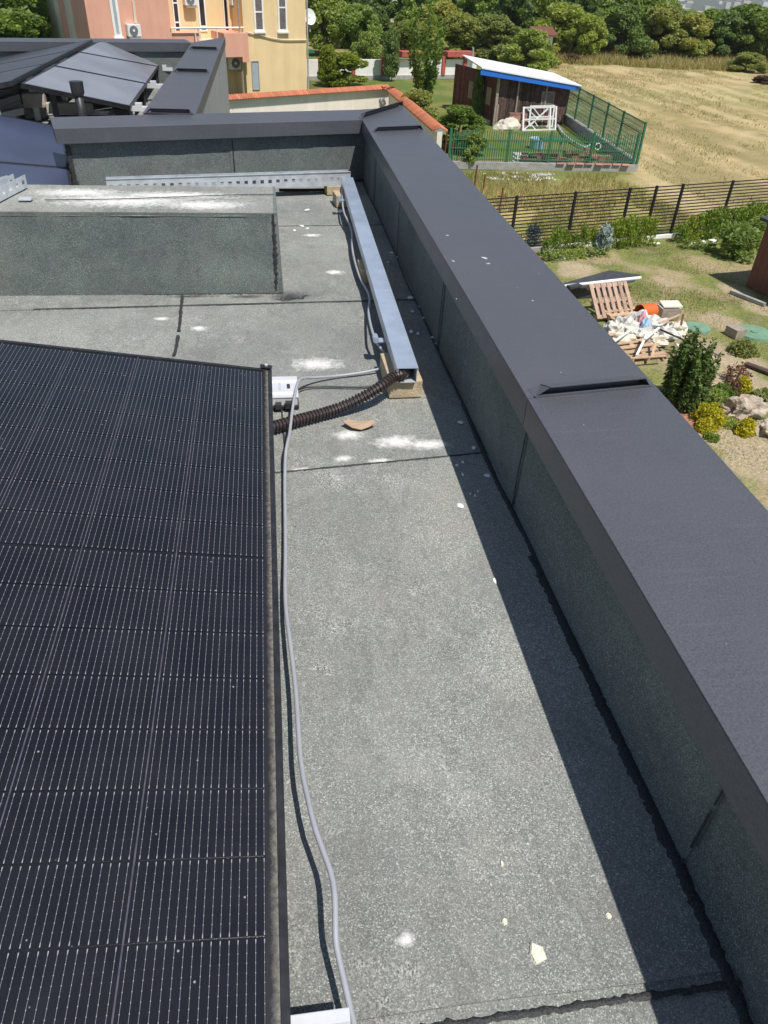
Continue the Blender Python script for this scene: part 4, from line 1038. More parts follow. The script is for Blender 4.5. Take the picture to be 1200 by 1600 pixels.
out = lerp(out, lawn, inL*(1-sm(X, 16.6, 17.5)))
edge = sm(Y+4*(n3-.5)-0.03*X, 70, 74)
out = lerp(out, lerp(c3(0.36, 0.29, 0.115), c3(0.20, 0.19, 0.07), sm(n1, .4, .6)), edge)
out = lerp(out, np.zeros_like(out)+c3(0.045, 0.06, 0.025), sm(Y, 82, 88))
k = (fs > 0)
colr = np.where(near[..., None], np.where(k[..., None], out, gard), colr)
R_ = np.hypot(X, Y)
farc = lerp(c3(0.07, 0.10, 0.05), c3(0.20, 0.19, 0.12), fbm(X, Y, 300, 71)); colr = np.where((R_ > 130)[..., None], farc, colr)
colr *= (0.88+0.24*n4)[..., None]
nyy, nxx = X.shape
V = np.stack([X, Y, Z], -1).reshape(-1, 3)
idx = np.arange(nyy*nxx).reshape(nyy, nxx)
Fq = np.stack([idx[:-1, :-1], idx[:-1, 1:], idx[1:, 1:], idx[1:, :-1]], -1).reshape(-1, 4)
def ground_mat():
    mt, nt, b = new_mat('ground'); p = coords(nt)
    vc = nd(nt, 'ShaderNodeVertexColor', layer_name='tint').outputs[0]
    f = noise_t(nt, p, 14.0, 4.0, 0.7); f2 = noise_t(nt, p, 3.3, 3.0)
    c = mix(nt, 1.0, vc, ramp(nt, f, [(0.3, (0.62, 0.62, 0.60)), (0.7, (1.34, 1.32, 1.25))]), 'MULTIPLY')
    c = mix(nt, ramp(nt, f2, [(0.5, 0.0), (0.75, 0.3)]), c, mix(nt, 1.0, c, (0.75, 1.0, 0.6), 'MULTIPLY'))
    nt.links.new(c, b.inputs['Base Color']); b.inputs['Roughness'].default_value = 0.95; b.inputs['Specular IOR Level'].default_value = 0.1
    bump(nt, b, f, 0.05, 0.8); return mt
gme = np_mesh('ground', V, Fq, ground_mat(), smooth=True)
att = gme.color_attributes.new('tint', 'FLOAT_COLOR', 'POINT')
att.data.foreach_set('color', np.concatenate([colr.reshape(-1, 3), np.ones((len(V), 1))], 1).astype(np.float32).ravel())
tag(link_mesh('ground', gme), kind='structure')

# ---- grass blades
def blades(name, P, h, w, mat, lean=0.5, kind='stuff', seed=1):
    r = np.random.default_rng(seed); n = len(P); a = r.random(n)*2*np.pi
    hh = h*(0.5+r.random(n)); ww = w*(0.6+0.8*r.random(n))
    s = np.stack([np.cos(a), np.sin(a), 0*a], 1)*ww[:, None]*.5
    b = r.random(n)*2*np.pi
    tip = np.stack([np.cos(b)*lean*hh*r.random(n), np.sin(b)*lean*hh*r.random(n), hh], 1)
    V = np.stack([P-s, P+s, P+tip], 1).reshape(-1, 3); F = np.arange(3*n).reshape(-1, 3)
    return tag(link_mesh(name, np_mesh(name, V, F, mat)), kind=kind)
def scatter(n, x0, x1, y0, y1, cond, seed):
    r = np.random.default_rng(seed); x = x0+(x1-x0)*r.random(n); y = y0+(y1-y0)*r.random(n); k = cond(x, y); x, y = x[k], y[k]
    return np.stack([x, y, 0*x-0.02], 1)
clump = lambda x, y, s, sd, t: fbm(x, y, s, sd, 3) > t
def sand_free(x, y):
    s = np.zeros_like(x)
    for (px, py, r_) in [(1130, 560, 1.1), (1090, 590, 1.0), (1170, 600, 0.9), (905, 425, .8)]:
        g = at(px, py); s = np.maximum(s, 1-np.hypot(x-g[0], (y-g[1])*.8)/r_)
    return s < 0.25
pg = scatter(110000, 5.5, 19, 9, 25, lambda x, y: (fence_side(x, y) < -.3) & sand_free(x, y) & clump(x, y, 1.2, 81, 0.47), 5)
blades('garden_grass', pg[::2], 0.055, 0.014, L['grass'], .8, seed=1)
blades('dry_grass', pg[1::2], 0.05, 0.014, L['dry'], .9, seed=2)
pm = scatter(60000, 6, 17, 22, 31.4, lambda x, y: (fence_side(x, y) > .25) & (x < 14.6+1.5*(fbm(x, y, 2, 91)-.5)) & clump(x, y, 1.6, 82, 0.40), 6)
blades('meadow_grass', pm[::4], 0.16, 0.020, L['grass'], 1.0, seed=3)
blades('meadow_hay', pm[1::4], 0.22, 0.018, L['gold'], 1.1, seed=4)
pe = scatter(60000, 16, 75, 68, 84, lambda x, y: (y > 69.5+0.03*x+3*(fbm(x, y, 5, 93)-.5)) & clump(x, y, 2.5, 83, 0.38), 7)
blades('tall_hay', pe[::3], 0.55, 0.07, L['gold'], 1.3, seed=5)
blades('tall_grass', pe[1::3], 0.45, 0.07, L['grass'], 1.3, seed=6)
blades('tall_dry_grass', pe[2::3], 0.5, 0.07, L['dry'], 1.3, seed=8)
ps = scatter(110000, 14, 60, 26, 70, lambda x, y: (x > 15.2+.1*(y-24)) & clump(x, y*.3, 1.1, 84, 0.49), 9)
blades('stubble', ps[::2], 0.12, 0.04, L['gold'], 1.5, seed=7)
blades('green_stubble', ps[1::4], 0.13, 0.035, L['grass'], 1.2, seed=17)
pw = scatter(2600, 8.5, 11.5, 30.0, 31.2, lambda x, y: clump(x, y, .6, 85, .45), 10)
blades('white_weeds', pw[::3]+np.array([0, 0, .10]), 0.05, 0.05, M['white'], 1.2, seed=9)

# ================================================================== VEGETATION
def leaf_quads(P, size, r, flat=0.0, stretch=1.5):
    n = len(P); d = r.normal(size=(n, 3)); d[:, 2] = d[:, 2]*(1-flat)+flat*0.3; d /= np.linalg.norm(d, axis=1)[:, None]
    t = np.cross(d, r.normal(size=(n, 3))); t /= np.linalg.norm(t, axis=1)[:, None]+1e-9; u = np.cross(d, t)
    s = size*(0.55+0.9*r.random(n))[:, None]
    return np.stack([P-t*s*.5*stretch, P+u*s*.42, P+t*s*.5*stretch, P-u*s*.42], 1).reshape(-1, 4, 3)
def crown_mesh(name, blobs, n, size, mat, seed, flat=0.0, stretch=1.5, shell=0.75):
    r = np.random.default_rng(seed); B = np.array(blobs, float); w = (B[:, 3]*B[:, 4]*B[:, 5])**(2/3); k = r.choice(len(B), n, p=w/w.sum())
    d = r.normal(size=(n, 3)); d /= np.linalg.norm(d, axis=1)[:, None]
    rad = np.where(r.random(n) < shell, 0.80+0.28*r.random(n), r.random(n)**(1/3))
    P = B[k, :3]+d*rad[:, None]*B[k, 3:6]
    Q = leaf_quads(P, size, r, flat, stretch)
    return np_mesh(name, Q.reshape(-1, 3), np.arange(4*n).reshape(-1, 4), mat)
def crown_blobs(seed, n=26, top=1.0, low=0.18, rad=0.42, shape='round', br=(0.065, 0.185)):
    r = random.Random(seed); out = []
    for i in range(n):
        h = low+(top-low)*(i+.5)/n; t = (h-low)/(top-low)
        env = {'round': math.sin(math.pi*min(1, 0.16+0.80*t))**0.7, 'bush': (1-t**2.2)**0.6, 'tall': math.sin(math.pi*min(1, .12+.82*t))**.6*0.72, 'cone': (1-t)**0.8}[shape]
        a = i*2.4+r.random(); q = env*rad*(r.random()**.5)
        b = r.uniform(*br)
        out.append((q*math.cos(a), q*math.sin(a), min(h, top-b*.6), b, b, b*r.uniform(.65, .95)))
    return out
def trunk_mb(h, r0, seed, limbs=5, base=0.25, reach=.3):
    r = random.Random(seed); mb = MB()
    mb.tube([(0, 0, -.02), (r.uniform(-.02, .02)*h, r.uniform(-.02, .02)*h, h*.4), (r.uniform(-.03, .03)*h, r.uniform(-.03, .03)*h, h*.85)], [r0, r0*.7, r0*.2], 7)
    for i in range(limbs):
        z = h*(base+.45*i/limbs); a = r.random()*6.28; l = h*reach*(.7+.5*r.random())
        mb.tube([(0, 0, z), (math.cos(a)*l*.5, math.sin(a)*l*.5, z+l*.45), (math.cos(a)*l, math.sin(a)*l, z+l*1.0)], [r0*.45, r0*.3, r0*.08], 5)
    return mb
CM = {}
def crown_of(mat, shape, var):
    k = (mat, shape, var)
    if k not in CM:
        sd = sum(map(ord, mat+shape))+var*17
        CM[k] = (crown_mesh('crown', crown_blobs(sd, 30 if shape != 'bush' else 24, shape=shape, low=.12 if shape == 'bush' else .2), 7000, 0.042, L[mat], sd+1),
                 trunk_mb(.9, .022, sd+2).mesh('trunk', M['bark'], True))
    return CM[k]
TREE_N = [0]
def tree(x, y, h, w, mat, shape, var, label, cat='tree', group=None, name='tree', z=0.0, rz=None):
    cr, tr = crown_of(mat, shape, var)
    t = thing(name, label, cat, (x, y, z), 0, group)
    TREE_N[0] += 1
    a = TREE_N[0]*1.7 if rz is None else rz
    for nm, me in (('crown', cr), ('trunk', tr)):
        o = link_mesh(nm, me, t, local=True); o.scale = (w/0.95, w/0.95, h); o.rotation_euler = (0, 0, a); o.location = (0, 0, 0)
    return t
ordn = ['first', 'second', 'third', 'fourth', 'fifth', 'sixth', 'seventh', 'eighth', 'ninth', 'tenth', 'eleventh', 'twelfth', 'thirteenth', 'fourteenth', 'fifteenth', 'sixteenth', 'seventeenth', 'eighteenth', 'nineteenth', 'twentieth']
word = {'mid': 'mid green', 'dark': 'dark green', 'olive': 'olive green', 'bright': 'fresh green'}
def row(lst, place, group):
    for i, (px, Yd, top, w, mat, shape) in enumerate(lst):
        x, y, z = gdir(px, top, Yd)
        g = float(terrain(np.array([x]), np.array([y]))[0])
        tree(x, y, max(1.0, z-g), w, mat, shape, (i*7+int(px)) % 4, '%s %s tree %s, %s from the left' % (word[mat], {'round': 'round-crowned', 'tall': 'tall', 'bush': 'bushy'}[shape], place, ordn[i]), group=group, z=g)
row([(505, 72, -14, 4.6, 'mid', 'round'), (535, 78, -30, 5.5, 'dark', 'tall'), (562, 70, 8, 4.2, 'mid', 'bush'), (592, 84, -26, 4.6, 'dark', 'round'), (655, 82, -30, 6.0, 'mid', 'round'), (640, 74, 34, 4.2, 'olive', 'bush'), (690, 76, 6, 4.6, 'olive', 'round'), (722, 72, 24, 5.0, 'olive', 'bush'), (755, 80, -20, 5.4, 'mid', 'round')],
    'behind the white garden wall', 'trees behind the white garden wall')
row([(782, 70, 26, 4.6, 'olive', 'bush'), (806, 78, -24, 5.0, 'dark', 'tall'), (832, 66, 46, 4.4, 'mid', 'bush'), (850, 82, -16, 6.0, 'mid', 'round'), (884, 77, 8, 4.8, 'mid', 'round'), (914, 80, -20, 5.6, 'dark', 'round')],
    'beyond the shed roof', 'trees beyond the shed')
row([(926, 74, 26, 3.6, 'mid', 'round'), (955, 82, -22, 6.0, 'mid', 'round'), (982, 78, 10, 5.0, 'dark', 'bush'), (1012, 84, -14, 6.0, 'mid', 'round'), (1040, 79, 8, 5.2, 'olive', 'bush'), (1066, 81, 16, 5.0, 'mid', 'round'), (1092, 78, 22, 4.8, 'olive', 'bush'), (1118, 82, 17, 5.6, 'mid', 'round'), (1146, 79, 20, 5.0, 'dark', 'bush'), (1172, 80, 10, 5.4, 'bright', 'round'), (1204, 78, 14, 5.6, 'mid', 'round'), (1240, 80, 8, 6.0, 'mid', 'round')],
    'along the far edge of the mown field', 'trees beyond the mown field')
row([(520, 98, -34, 7.5, 'mid', 'round'), (570, 102, -36, 7.5, 'dark', 'round'), (668, 100, -40, 7.5, 'dark', 'round'), (715, 98, -26, 7.0, 'mid', 'round'), (770, 100, -32, 7.0, 'dark', 'round'), (822, 98, -30, 7.0, 'mid', 'round'), (880, 100, -22, 7.0, 'dark', 'round'), (935, 102, -26, 7.0, 'mid', 'tall'), (990, 100, -18, 7.0, 'dark', 'round'), (1035, 104, 0, 6.0, 'mid', 'round'), (1085, 98, 20, 5.6, 'dark', 'bush'), (1130, 100, 19, 6.0, 'mid', 'bush'), (1180, 98, 17, 6.0, 'dark', 'bush'), (1230, 100, 14, 7, 'mid', 'bush')],
    'in the back row behind all other trees', 'trees of the back row')
def bush(px, py, top, w, mat, label, shape='bush', name='bush', cat='bush', var=0, zb=0.0):
    g = at(px, py, zb); z = gdir(px, top, g[1])[2]
    return tree(g[0], g[1], max(.25, z-zb), w, mat, shape, var, label, cat, None, name, zb)
bush(1163, 112, 82, 3.6, 'olive', 'olive round bush at the right end of the field edge')
bush(1196, 130, 118, 2.4, 'brown', 'low brown withered bush at the right photo edge, in the field')
bush(893, 98, 84, 2.2, 'brown', 'reddish brown low bush at the left end of the field edge')
bush(1000, 92, 72, 3.0, 'dark', 'dark bush at the field edge, below the tallest trees')
bush(1078, 96, 64, 3.0, 'mid', 'mid green bush standing forward of the field-edge trees')
bush(852, 104, 70, 2.6, 'olive', 'yellow-green bush just behind the low end of the shed roof')
bush(800, 100, 62, 4.4, 'olive', 'wide olive bush directly behind the shed roof')
bush(1120, 90, 66, 2.6, 'dark', 'dark gap-filling bush right of the mid field edge')
# trees left of the apartment building
for i, (px, Yd, top, w, mat, shape) in enumerate([(18, 58, -60, 8.0, 'mid', 'round'), (55, 66, -45, 7.0, 'bright', 'round'), (-25, 52, -40, 7.0, 'mid', 'round'), (30, 50, 20, 5.0, 'bright', 'bush')]):
    x, y, z = gdir(px, top, Yd)
    tree(x, y, z, w, mat, shape, i % 2, ['broad mid green tree left of the apartment building', 'sunlit fresh green tree touching the apartment building', 'mid green tree at the very left photo edge', 'low fresh green bush over the back parapet, left of the building'][i], 'tree', None, 'tree')
# fruit tree and shrubs behind the tiled wall
g = at(668, 196)
t = thing('fruit_tree', 'loose upright young fruit tree rising behind the tiled wall corner', 'tree', (g[0], g[1]+1.2, 0))
bl = []; r_ = random.Random(3); mb = MB()
mb.tube([(0, 0, 0), (0, 0, .9)], [.07, .05], 7)
for i in range(17):
    a = r_.random()*6.28; l = r_.uniform(2.2, 4.9); q = r_.uniform(.2, 1.3)
    tip = (math.cos(a)*q, math.sin(a)*q, l)
    mb.tube([(0, 0, .5), (tip[0]*.5, tip[1]*.5, l*.5), tip], [.03, .02, .006], 5)
    for k in range(9):
        s = .25+.75*k/8; bl.append((tip[0]*s*(1.1 if s < .6 else 1), tip[1]*s*(1.1 if s < .6 else 1), .4+(l-.4)*s, .20, .20, .26))
mb.build('trunk', M['bark'], t, local=True)
link_mesh('crown', crown_mesh('crown', bl, 3000, .13, L['bright'], 5), t, local=True)
bush(715, 236, 166, 2.5, 'bright', 'round fresh green shrub between the tiled wall end and the green fence')
bush(652, 200, 140, 2.2, 'olive', 'low olive shrub at the foot of the fruit tree behind the tiled wall')
bush(735, 262, 205, 1.2, 'mid', 'dark green shrub showing through the left end of the green fence')
bush(744, 190, 114, 1.0, 'dark', 'dark climbing vine covering the left end of the shed', 'tall', 'climber', 'climber')
bush(612, 128, 46, 1.7, 'dark', 'narrow dark tree standing in front of the white garden wall', 'tall', 'tree', 'tree')
bush(572, 118, 52, 2.3, 'mid', 'grey-green tree above the grapevine in front of the white wall', 'round', 'tree', 'tree', 1)
bush(538, 134, 84, 3.4, 'lime', 'yellow-green grapevine spreading right of the yellow building', 'bush', 'grapevine', 'grapevine')
bush(515, 136, 72, 1.6, 'lime', 'tall yellow-green end of the grapevine by the yellow building corner', 'bush', 'grapevine', 'grapevine', 1)

# ================================================================== BUILDINGS BEYOND
SK = 0.45
bu = np.array([math.cos(SK), math.sin(SK), 0]); bn = np.array([bu[1], -bu[0], 0]); BA = at(480, 150, 0.0)
apt = thing('apartment_building', 'pink and yellow apartment building with balconies beyond the roofs', 'building', tuple(BA))
def B(u, d, z): return BA+bu*u-bn*d+np.array([0, 0, z])         # u to the right, d into the building
def bpx(px, py, d=0.0):
    P = at_pl(px, py, BA-bn*d, bn)-BA; return float(P @ bu), float(P[2])
def bbox(mb, u0, u1, d0, d1, z0, z1):
    return mb.hexa([B(u0, d0, z0), B(u1, d0, z0), B(u1, d1, z0), B(u0, d1, z0)], [B(u0, d0, z1), B(u1, d0, z1), B(u1, d1, z1), B(u0, d1, z1)])
uL, uP, uY, uR = bpx(141, 57)[0], bpx(268, 50)[0], bpx(383, 90)[0], 0.0
TOPZ = 10.0
mb = MB(); bbox(mb, uY, uR, 0, 9, 0, TOPZ); mb.build('yellow_wall', M['yellow'], apt)
mb = MB(); bbox(mb, uP+.002, uY-.002, 1.4, 9, 0, TOPZ); mb.build('recessed_wall', M['yellow'], apt)
mb = MB(); bbox(mb, uL, uP, 0, 2.6, 0, TOPZ); mb.build('pink_wall', M['pink'], apt)
mb = MB(); bbox(mb, uL+.02, uP, 2.602, 6.2, 0, TOPZ); bbox(mb, uL+.3, uP, 6.2, 9, 0, TOPZ); mb.build('side_wall', M['cream'], apt)
mb = MB(); bbox(mb, uL+.005, uL+.5, 4.0, 5.2, 0, TOPZ); mb.build('pink_stripe', M['pink'], apt)
mb = MB(); bbox(mb, uL-.4, uR+.4, -.4, 9.4, TOPZ+.001, TOPZ+.35); mb.build('roof', M['tile'], apt)
za, zb = bpx(300, 55)[1], bpx(300, 97)[1]
u0_, u1_ = bpx(347, 70)[0], bpx(384, 70)[0]
mb = MB(); bbox(mb, u0_, u1_, -.35, 1.39, bpx(360, 88)[1], bpx(360, 51)[1]); mb.build('balcony', M['pink'], apt)
mb = MB(); bbox(mb, bpx(375, 90)[0], u1_, -.35, -.002, bpx(380, 96)[1], bpx(360, 88)[1]-.002); mb.build('balcony_bracket', M['pink'], apt)
mb = MB(); bbox(mb, uP+.002, bpx(312, 55)[0], .1, 1.39, bpx(290, 70)[1], bpx(290, 52)[1]); mb.build('balcony', M['pink'], apt)
mb = MB(); bbox(mb, bpx(312, 55)[0]+.003, u0_-.003, .4, 1.39, bpx(330, 64)[1]-.3, bpx(330, 64)[1]); mb.build('balcony_slab', M['cream'], apt)
mb = MB(); a = B(bpx(266, 44)[0], -.05, bpx(266, 44)[1]); b = B(bpx(380, 43)[0], -.05, bpx(380, 43)[1]); mb.tube([a, b], .05, 6)
for s in (.32, .62, .95): mb.tube([a+(b-a)*s, a+(b-a)*s-np.array([0, 0, .6])], .03, 6)
mb.build('railing', M['white_metal'], apt)
def window(px0, py0, px1, py1, d, pane, fr=.09, bars=(), sill=True, frame=None):
    u0, z1 = bpx(px0, py0, d); u1, z0 = bpx(px1, py1, d)
    mb = MB(); e = .05
    bbox(mb, u0, u0+fr, d-e, d+.05, z0, z1); bbox(mb, u1-fr, u1, d-e, d+.05, z0, z1); bbox(mb, u0+fr, u1-fr, d-e, d+.05, z1-fr, z1); bbox(mb, u0+fr, u1-fr, d-e, d+.05, z0, z0+fr)
    for t_ in bars: zz = z0+(z1-z0)*t_; bbox(mb, u0+fr, u1-fr, d-e+.01, d+.05, zz-.035, zz+.035)
    w = mb.build('window', frame or M['white'], apt)
    mb = MB(); bbox(mb, u0+fr+.001, u1-fr-.001, d-.02, d+.03, z0+fr+.001, z1-fr-.001); mb.build('pane', pane, w)
    if sill: mb = MB(); bbox(mb, u0-.06, u1+.06, d-.14, d-.001, z0-.08, z0-.001); mb.build('sill', M['white'], w)
window(168, -14, 191, 58, 0, M['blind'], .12)
window(394, -20, 413, 49, 0, M['curtain'], .10, (.45, .8))
window(432, -20, 449, 49, 0, M['curtain'], .10, (.55,))
window(392, 95, 406, 140, 0, M['blind'], .04, (), False, M['grey_stone'])
window(265, -25, 283, 51, 1.4, M['pane'], .07, (.22, .62), False)
window(306, -20, 324, 49, 1.4, M['pane'], .08, (.12,), False)
window(346, -20, 358, 49, 1.4, M['pane'], .05, (), False)
mb = MB(); u_, z_ = bpx(381, 100); mb.tube([B(u_-.15, -.06, 0), B(u_-.15, -.06, TOPZ)], .06, 6); mb.build('drain_pipe', M['grey_wood'], apt)
mb = MB(); u_, z_ = bpx(479, 60); mb.tube([B(u_+.03, -.05, 0), B(u_+.03, -.05, TOPZ)], .05, 6); mb.build('drain_pipe', M['grey_stone'], apt)
for (pa, pb, d) in [((309, 44), (314, 60), .9), ((372, 10), (370, 50), 1.0), ((374, 100), (376, 138), 1.3), ((208, 2), (212, 36), -.05)]:
    (ua, z1), (ub, z0) = bpx(*pa, d), bpx(*pb, d); mb = MB(); mb.tube([B(ua, d, z1), B(ub, d, z0)], .07, 6); mb.build('duct', M['cream'], apt)
mb = MB(); pts = [B(*(lambda q: (q[0], -.06, q[1]))(bpx(*p))) for p in [(384, 50), (410, 56), (440, 62), (478, 62)]]; mb.tube(spline(pts, .3), .03, 5); mb.build('wall_cable', M['cream'], apt)
mb = MB(); ua, ub = bpx(480, 60)[0]+.08, bpx(491, 60)[0]; bbox(mb, ua, ub, 1.5, 3.2, 0, bpx(486, 40, 1.5)[1]); mb.build('annex', M['yellow'], apt)
mb = MB(); bbox(mb, ua, ub+.35, .6, 3.2, bpx(486, 80, 1.5)[1], bpx(486, 75, 1.5)[1]); mb.build('awning', M['green_paint'], apt)
mb = MB(); bbox(mb, ua-.02, ub+.1, 1.4, 3.3, bpx(486, 39, 1.5)[1]+.002, bpx(486, 35, 1.5)[1]); mb.build('annex_cap', M['white'], apt)
def aircon(px0, py0, px1, py1, d, label):
    (u0, z1), (u1, z0) = bpx(px0, py0, d), bpx(px1, py1, d); c = B((u0+u1)/2, d-.2, z0)
    t = thing('air_conditioner', label, 'air conditioner', tuple(c), group='air conditioners on the apartment building')
    mb = MB(); bbox(mb, u0, u1, d-.36, d-.01, z0, z1); mb.build('casing', M['white_metal'], t, bevel=.02)
    r = min(z1-z0, u1-u0)*.40; uc = u0+(u1-u0)*.44; zc = (z0+z1)/2
    mb = MB(); cc = B(uc, d-.362, zc); mb.tube([cc, cc+bn*.03], r, 18); mb.build('fan_grille', M['ac_grille'], t)
    mb = MB(); cc = B(uc, d-.395, zc); mb.tube([cc, cc+bn*.01], r*.28, 10); mb.build('fan_hub', M['white_metal'], t)
    mb = MB(); bbox(mb, u0+.05, u1-.05, d-.34, d-.01, z0-.10, z0-.002); mb.build('bracket', M['grey_stone'], t)
aircon(195, 37, 218, 56, 0, 'white air conditioner on the pink wall right of the window')
aircon(284, -12, 305, 8, 1.4, 'air conditioner in the recess, left of two at the top photo edge')
aircon(357, -12, 377, 8, 1.4, 'air conditioner in the recess, right of two at the top photo edge')
aircon(355, 88, 375, 107, 1.0, 'air conditioner under the pink balcony')
q = at_pl(484, 26, B(0, 1.5, 0), bn); t = thing('satellite_dish', 'white satellite dish on the annex beside the yellow wall', 'satellite dish', tuple(q-np.array([0, 0, .5])))
mb = MB(); n_ = 16; dn = np.array([.5, -.8, .3]); dn /= np.linalg.norm(dn); a_ = np.cross(dn, [0, 0, 1]); a_ /= np.linalg.norm(a_); b_ = np.cross(a_, dn)
ring = lambda r, k: [q+a_*r*math.cos(2*math.pi*i/n_)+b_*r*math.sin(2*math.pi*i/n_)-dn*k for i in range(n_)]
mb.add([q-dn*.10]+ring(.22, .06)+ring(.42, 0), [(0, 1+i, 1+(i+1) % n_) for i in range(n_)]+[(1+i, 1+n_+i, 1+n_+(i+1) % n_, 1+(i+1) % n_) for i in range(n_)]); mb.build('dish', M['white_metal'], t)
mb = MB(); mb.tube([q-dn*.1, q-np.array([0, 0, .75])], .04, 6); mb.build('dish_mast', M['grey_stone'], t)

# tiled boundary wall, two wings
WZ = 1.35
def wall_wing(pa, pb, label, z, mat, n_tiles, grp, thick=.22, right=False):
    a, b = at(*pa, z), at(*pb, z); d = b-a; ln = np.linalg.norm(d[:2]); d = np.array([d[0], d[1], 0])/ln; n_ = np.array([d[1], -d[0], 0])
    t = thing('boundary_wall', label, 'garden wall', (a[0], a[1], 0), group=grp)
    def q(s, o, zz): return np.array([a[0], a[1], 0])+d*s+n_*o+np.array([0, 0, zz])
    mb = MB(); mb.hexa([q(0, -thick/2, 0), q(ln, -thick/2, 0), q(ln, thick/2, 0), q(0, thick/2, 0)], [q(0, -thick/2, z-.16), q(ln, -thick/2, z-.16), q(ln, thick/2, z-.16), q(0, thick/2, z-.16)])
    mb.build('wall', mat, t)
    mb = MB(); mb.extrude([q(0, -thick/2-.16, z-.158), q(0, thick/2+.16, z-.158), q(0, 0, z-.02)], d*ln); mb.build('capping', M['grey_stone'], t)
    p = ln/n_tiles; base = None
    for side in (1, -1):
        for i in range(n_tiles):                         # barrel tiles down both slopes
            s = (i+.5)*p
            if base is None:
                mb = MB(); m6 = 5; r = p*.52; top, bot = Vector((0, .0, .0)), Vector((0, thick/2+.22, -.16)); vv = []
                for e in (top, bot):
                    for k in range(m6+1):
                        an = math.pi*k/m6; vv += [(e[0]+r*math.cos(an), e[1], e[2]+r*.8*math.sin(an)), (e[0]+r*.78*math.cos(an), e[1], e[2]+r*.62*math.sin(an)-.01)]
                f = []; o = 2*(m6+1)
                for k in range(m6): f += [(2*k, 2*k+2, o+2*k+2, o+2*k), (2*k+1, o+2*k+1, o+2*k+3, 2*k+3), (o+2*k, o+2*k+2, o+2*k+3, o+2*k+1)]
                mb.add(vv, f); base = mb.mesh('roof_tile', M['tile'], True)
            o_ = link_mesh('roof_tile', base, t, local=True)
            o_.location = Vector(d*s)+Vector((0, 0, z)); o_.rotation_euler = (0, 0, math.atan2(d[1], d[0])+(math.pi if side == 1 else 0))
    return t
wall_wing((330, 151), (606, 133), 'beige garden wall wing with terracotta tiles, running behind the far parapet to the corner', WZ, M['wall_beige'], 74, 'wings of the tiled garden wall')
wall_wing((612, 136), (688, 199), 'beige garden wall wing with terracotta tiles, running towards us beside the fruit tree', WZ, M['wall_beige'], 58, 'wings of the tiled garden wall')

# white garden wall with red pillars
a, b = at(470, 126), at(850, 121); d = (b-a)/np.linalg.norm(b-a); n_ = np.array([d[1], -d[0], 0])
wt = thing('white_garden_wall', 'long white garden wall with dark red pillars and red roofed beams', 'garden wall', tuple(a))
def wq(px, o, zz):
    P = at_pl(px, 110, a, n_); s = (P-a) @ d; return a*np.array([1, 1, 0])+d*s+n_*o+np.array([0, 0, zz])
def wbox(mb, p0, p1, o0, o1, z0, z1): return mb.hexa([wq(p0, o0, z0), wq(p1, o0, z0), wq(p1, o1, z0), wq(p0, o1, z0)], [wq(p0, o0, z1), wq(p1, o0, z1), wq(p1, o1, z1), wq(p0, o1, z1)])
wh = at_pl(650, 93, a, n_)[2]
mb = MB(); wbox(mb, 470, 744, -.25, 0, 0.25, wh); mb.build('wall', M['white'], wt)
mb = MB(); wbox(mb, 470, 744, -.3, .06, 0, .249); mb.build('plinth', M['grey_stone'], wt)
bz0, bz1 = at_pl(650, 88, a, n_)[2], at_pl(650, 80, a, n_)[2]
for p in (500, 552, 598, 648, 692, 725):
    mb = MB(); wbox(mb, p-2.5, p+2.5, -.1, .12, .25, bz0 if p > 640 else wh+.15); mb.build('pillar', M['red_paint'], wt)
for p0, p1 in ((624, 664), (694, 736)):
    mb = MB(); wbox(mb, p0, p1, -.5, .35, bz0+.002, bz1); mb.build('red_beam', M['red_paint'], wt)
bush(840, 108, 60, 2.6, 'mid', 'mid green bush right behind the white pole, above the shed roof')
mb = MB(); g = gdir(737, 100, 57); mb.tube([(g[0], g[1], 0), (g[0], g[1], gdir(737, 74, 57)[2])], .07, 6); tag(mb.build('pole', M['grey_stone'], None), 'thin grey pole rising behind the high corner of the shed roof', 'pole')
# little hut and far roofs glimpsed between trees
def hut(px0, px1, pyb, Yd, pyt, mat, roofm, label, name='hut', cat='hut', dep=3.0, zoff=None):
    x0, y0, zb = gdir(px0, pyb, Yd); x1, _, _ = gdir(px1, pyb, Yd); zt_ = gdir((px0+px1)/2, pyt, Yd)[2]
    g = float(terrain(np.array([x0]), np.array([y0]))[0])
    t = thing(name, label, cat, ((x0+x1)/2, Yd, g))
    mb = MB(); mb.box(x0, x1, Yd, Yd+dep, g, zt_); mb.build('wall', mat, t)
    mb = MB(); rh = .15*dep; mb.extrude([(x0-.3, Yd-.3, zt_+.002), (x1+.3, Yd-.3, zt_+.002), (x1+.3, Yd+dep/2, zt_+rh), (x0-.3, Yd+dep/2, zt_+rh)], (0, 0, .12)); mb.extrude([(x0-.3, Yd+dep/2+.001, zt_+rh), (x1+.3, Yd+dep/2+.001, zt_+rh), (x1+.3, Yd+dep+.3, zt_+.002), (x0-.3, Yd+dep+.3, zt_+.002)], (0, 0, .12)); mb.build('roof', roofm, t)
    mb = MB(); mb.box(x0+(x1-x0)*.3, x0+(x1-x0)*.6, Yd-.03, Yd-.001, g+.8+zt_*.3, g+.3+zt_*.8 if zt_ > 2 else zt_-.2); mb.build('window', M['pane'], t)
hut(836, 862, 74, 73, 56, M['white'], M['brown_wall'], 'small white hut glimpsed among the trees beyond the shed')
hut(596, 628, 30, 95, 16, M['cream'], M['grey_stone'], 'house with a pale grey roof glimpsed between trees left of the fruit tree', 'house', 'house', 6.0)
hut(918, 934, 56, 88, 44, M['white'], M['grey_stone'], 'tiny white hut deep between the trees of the field edge')

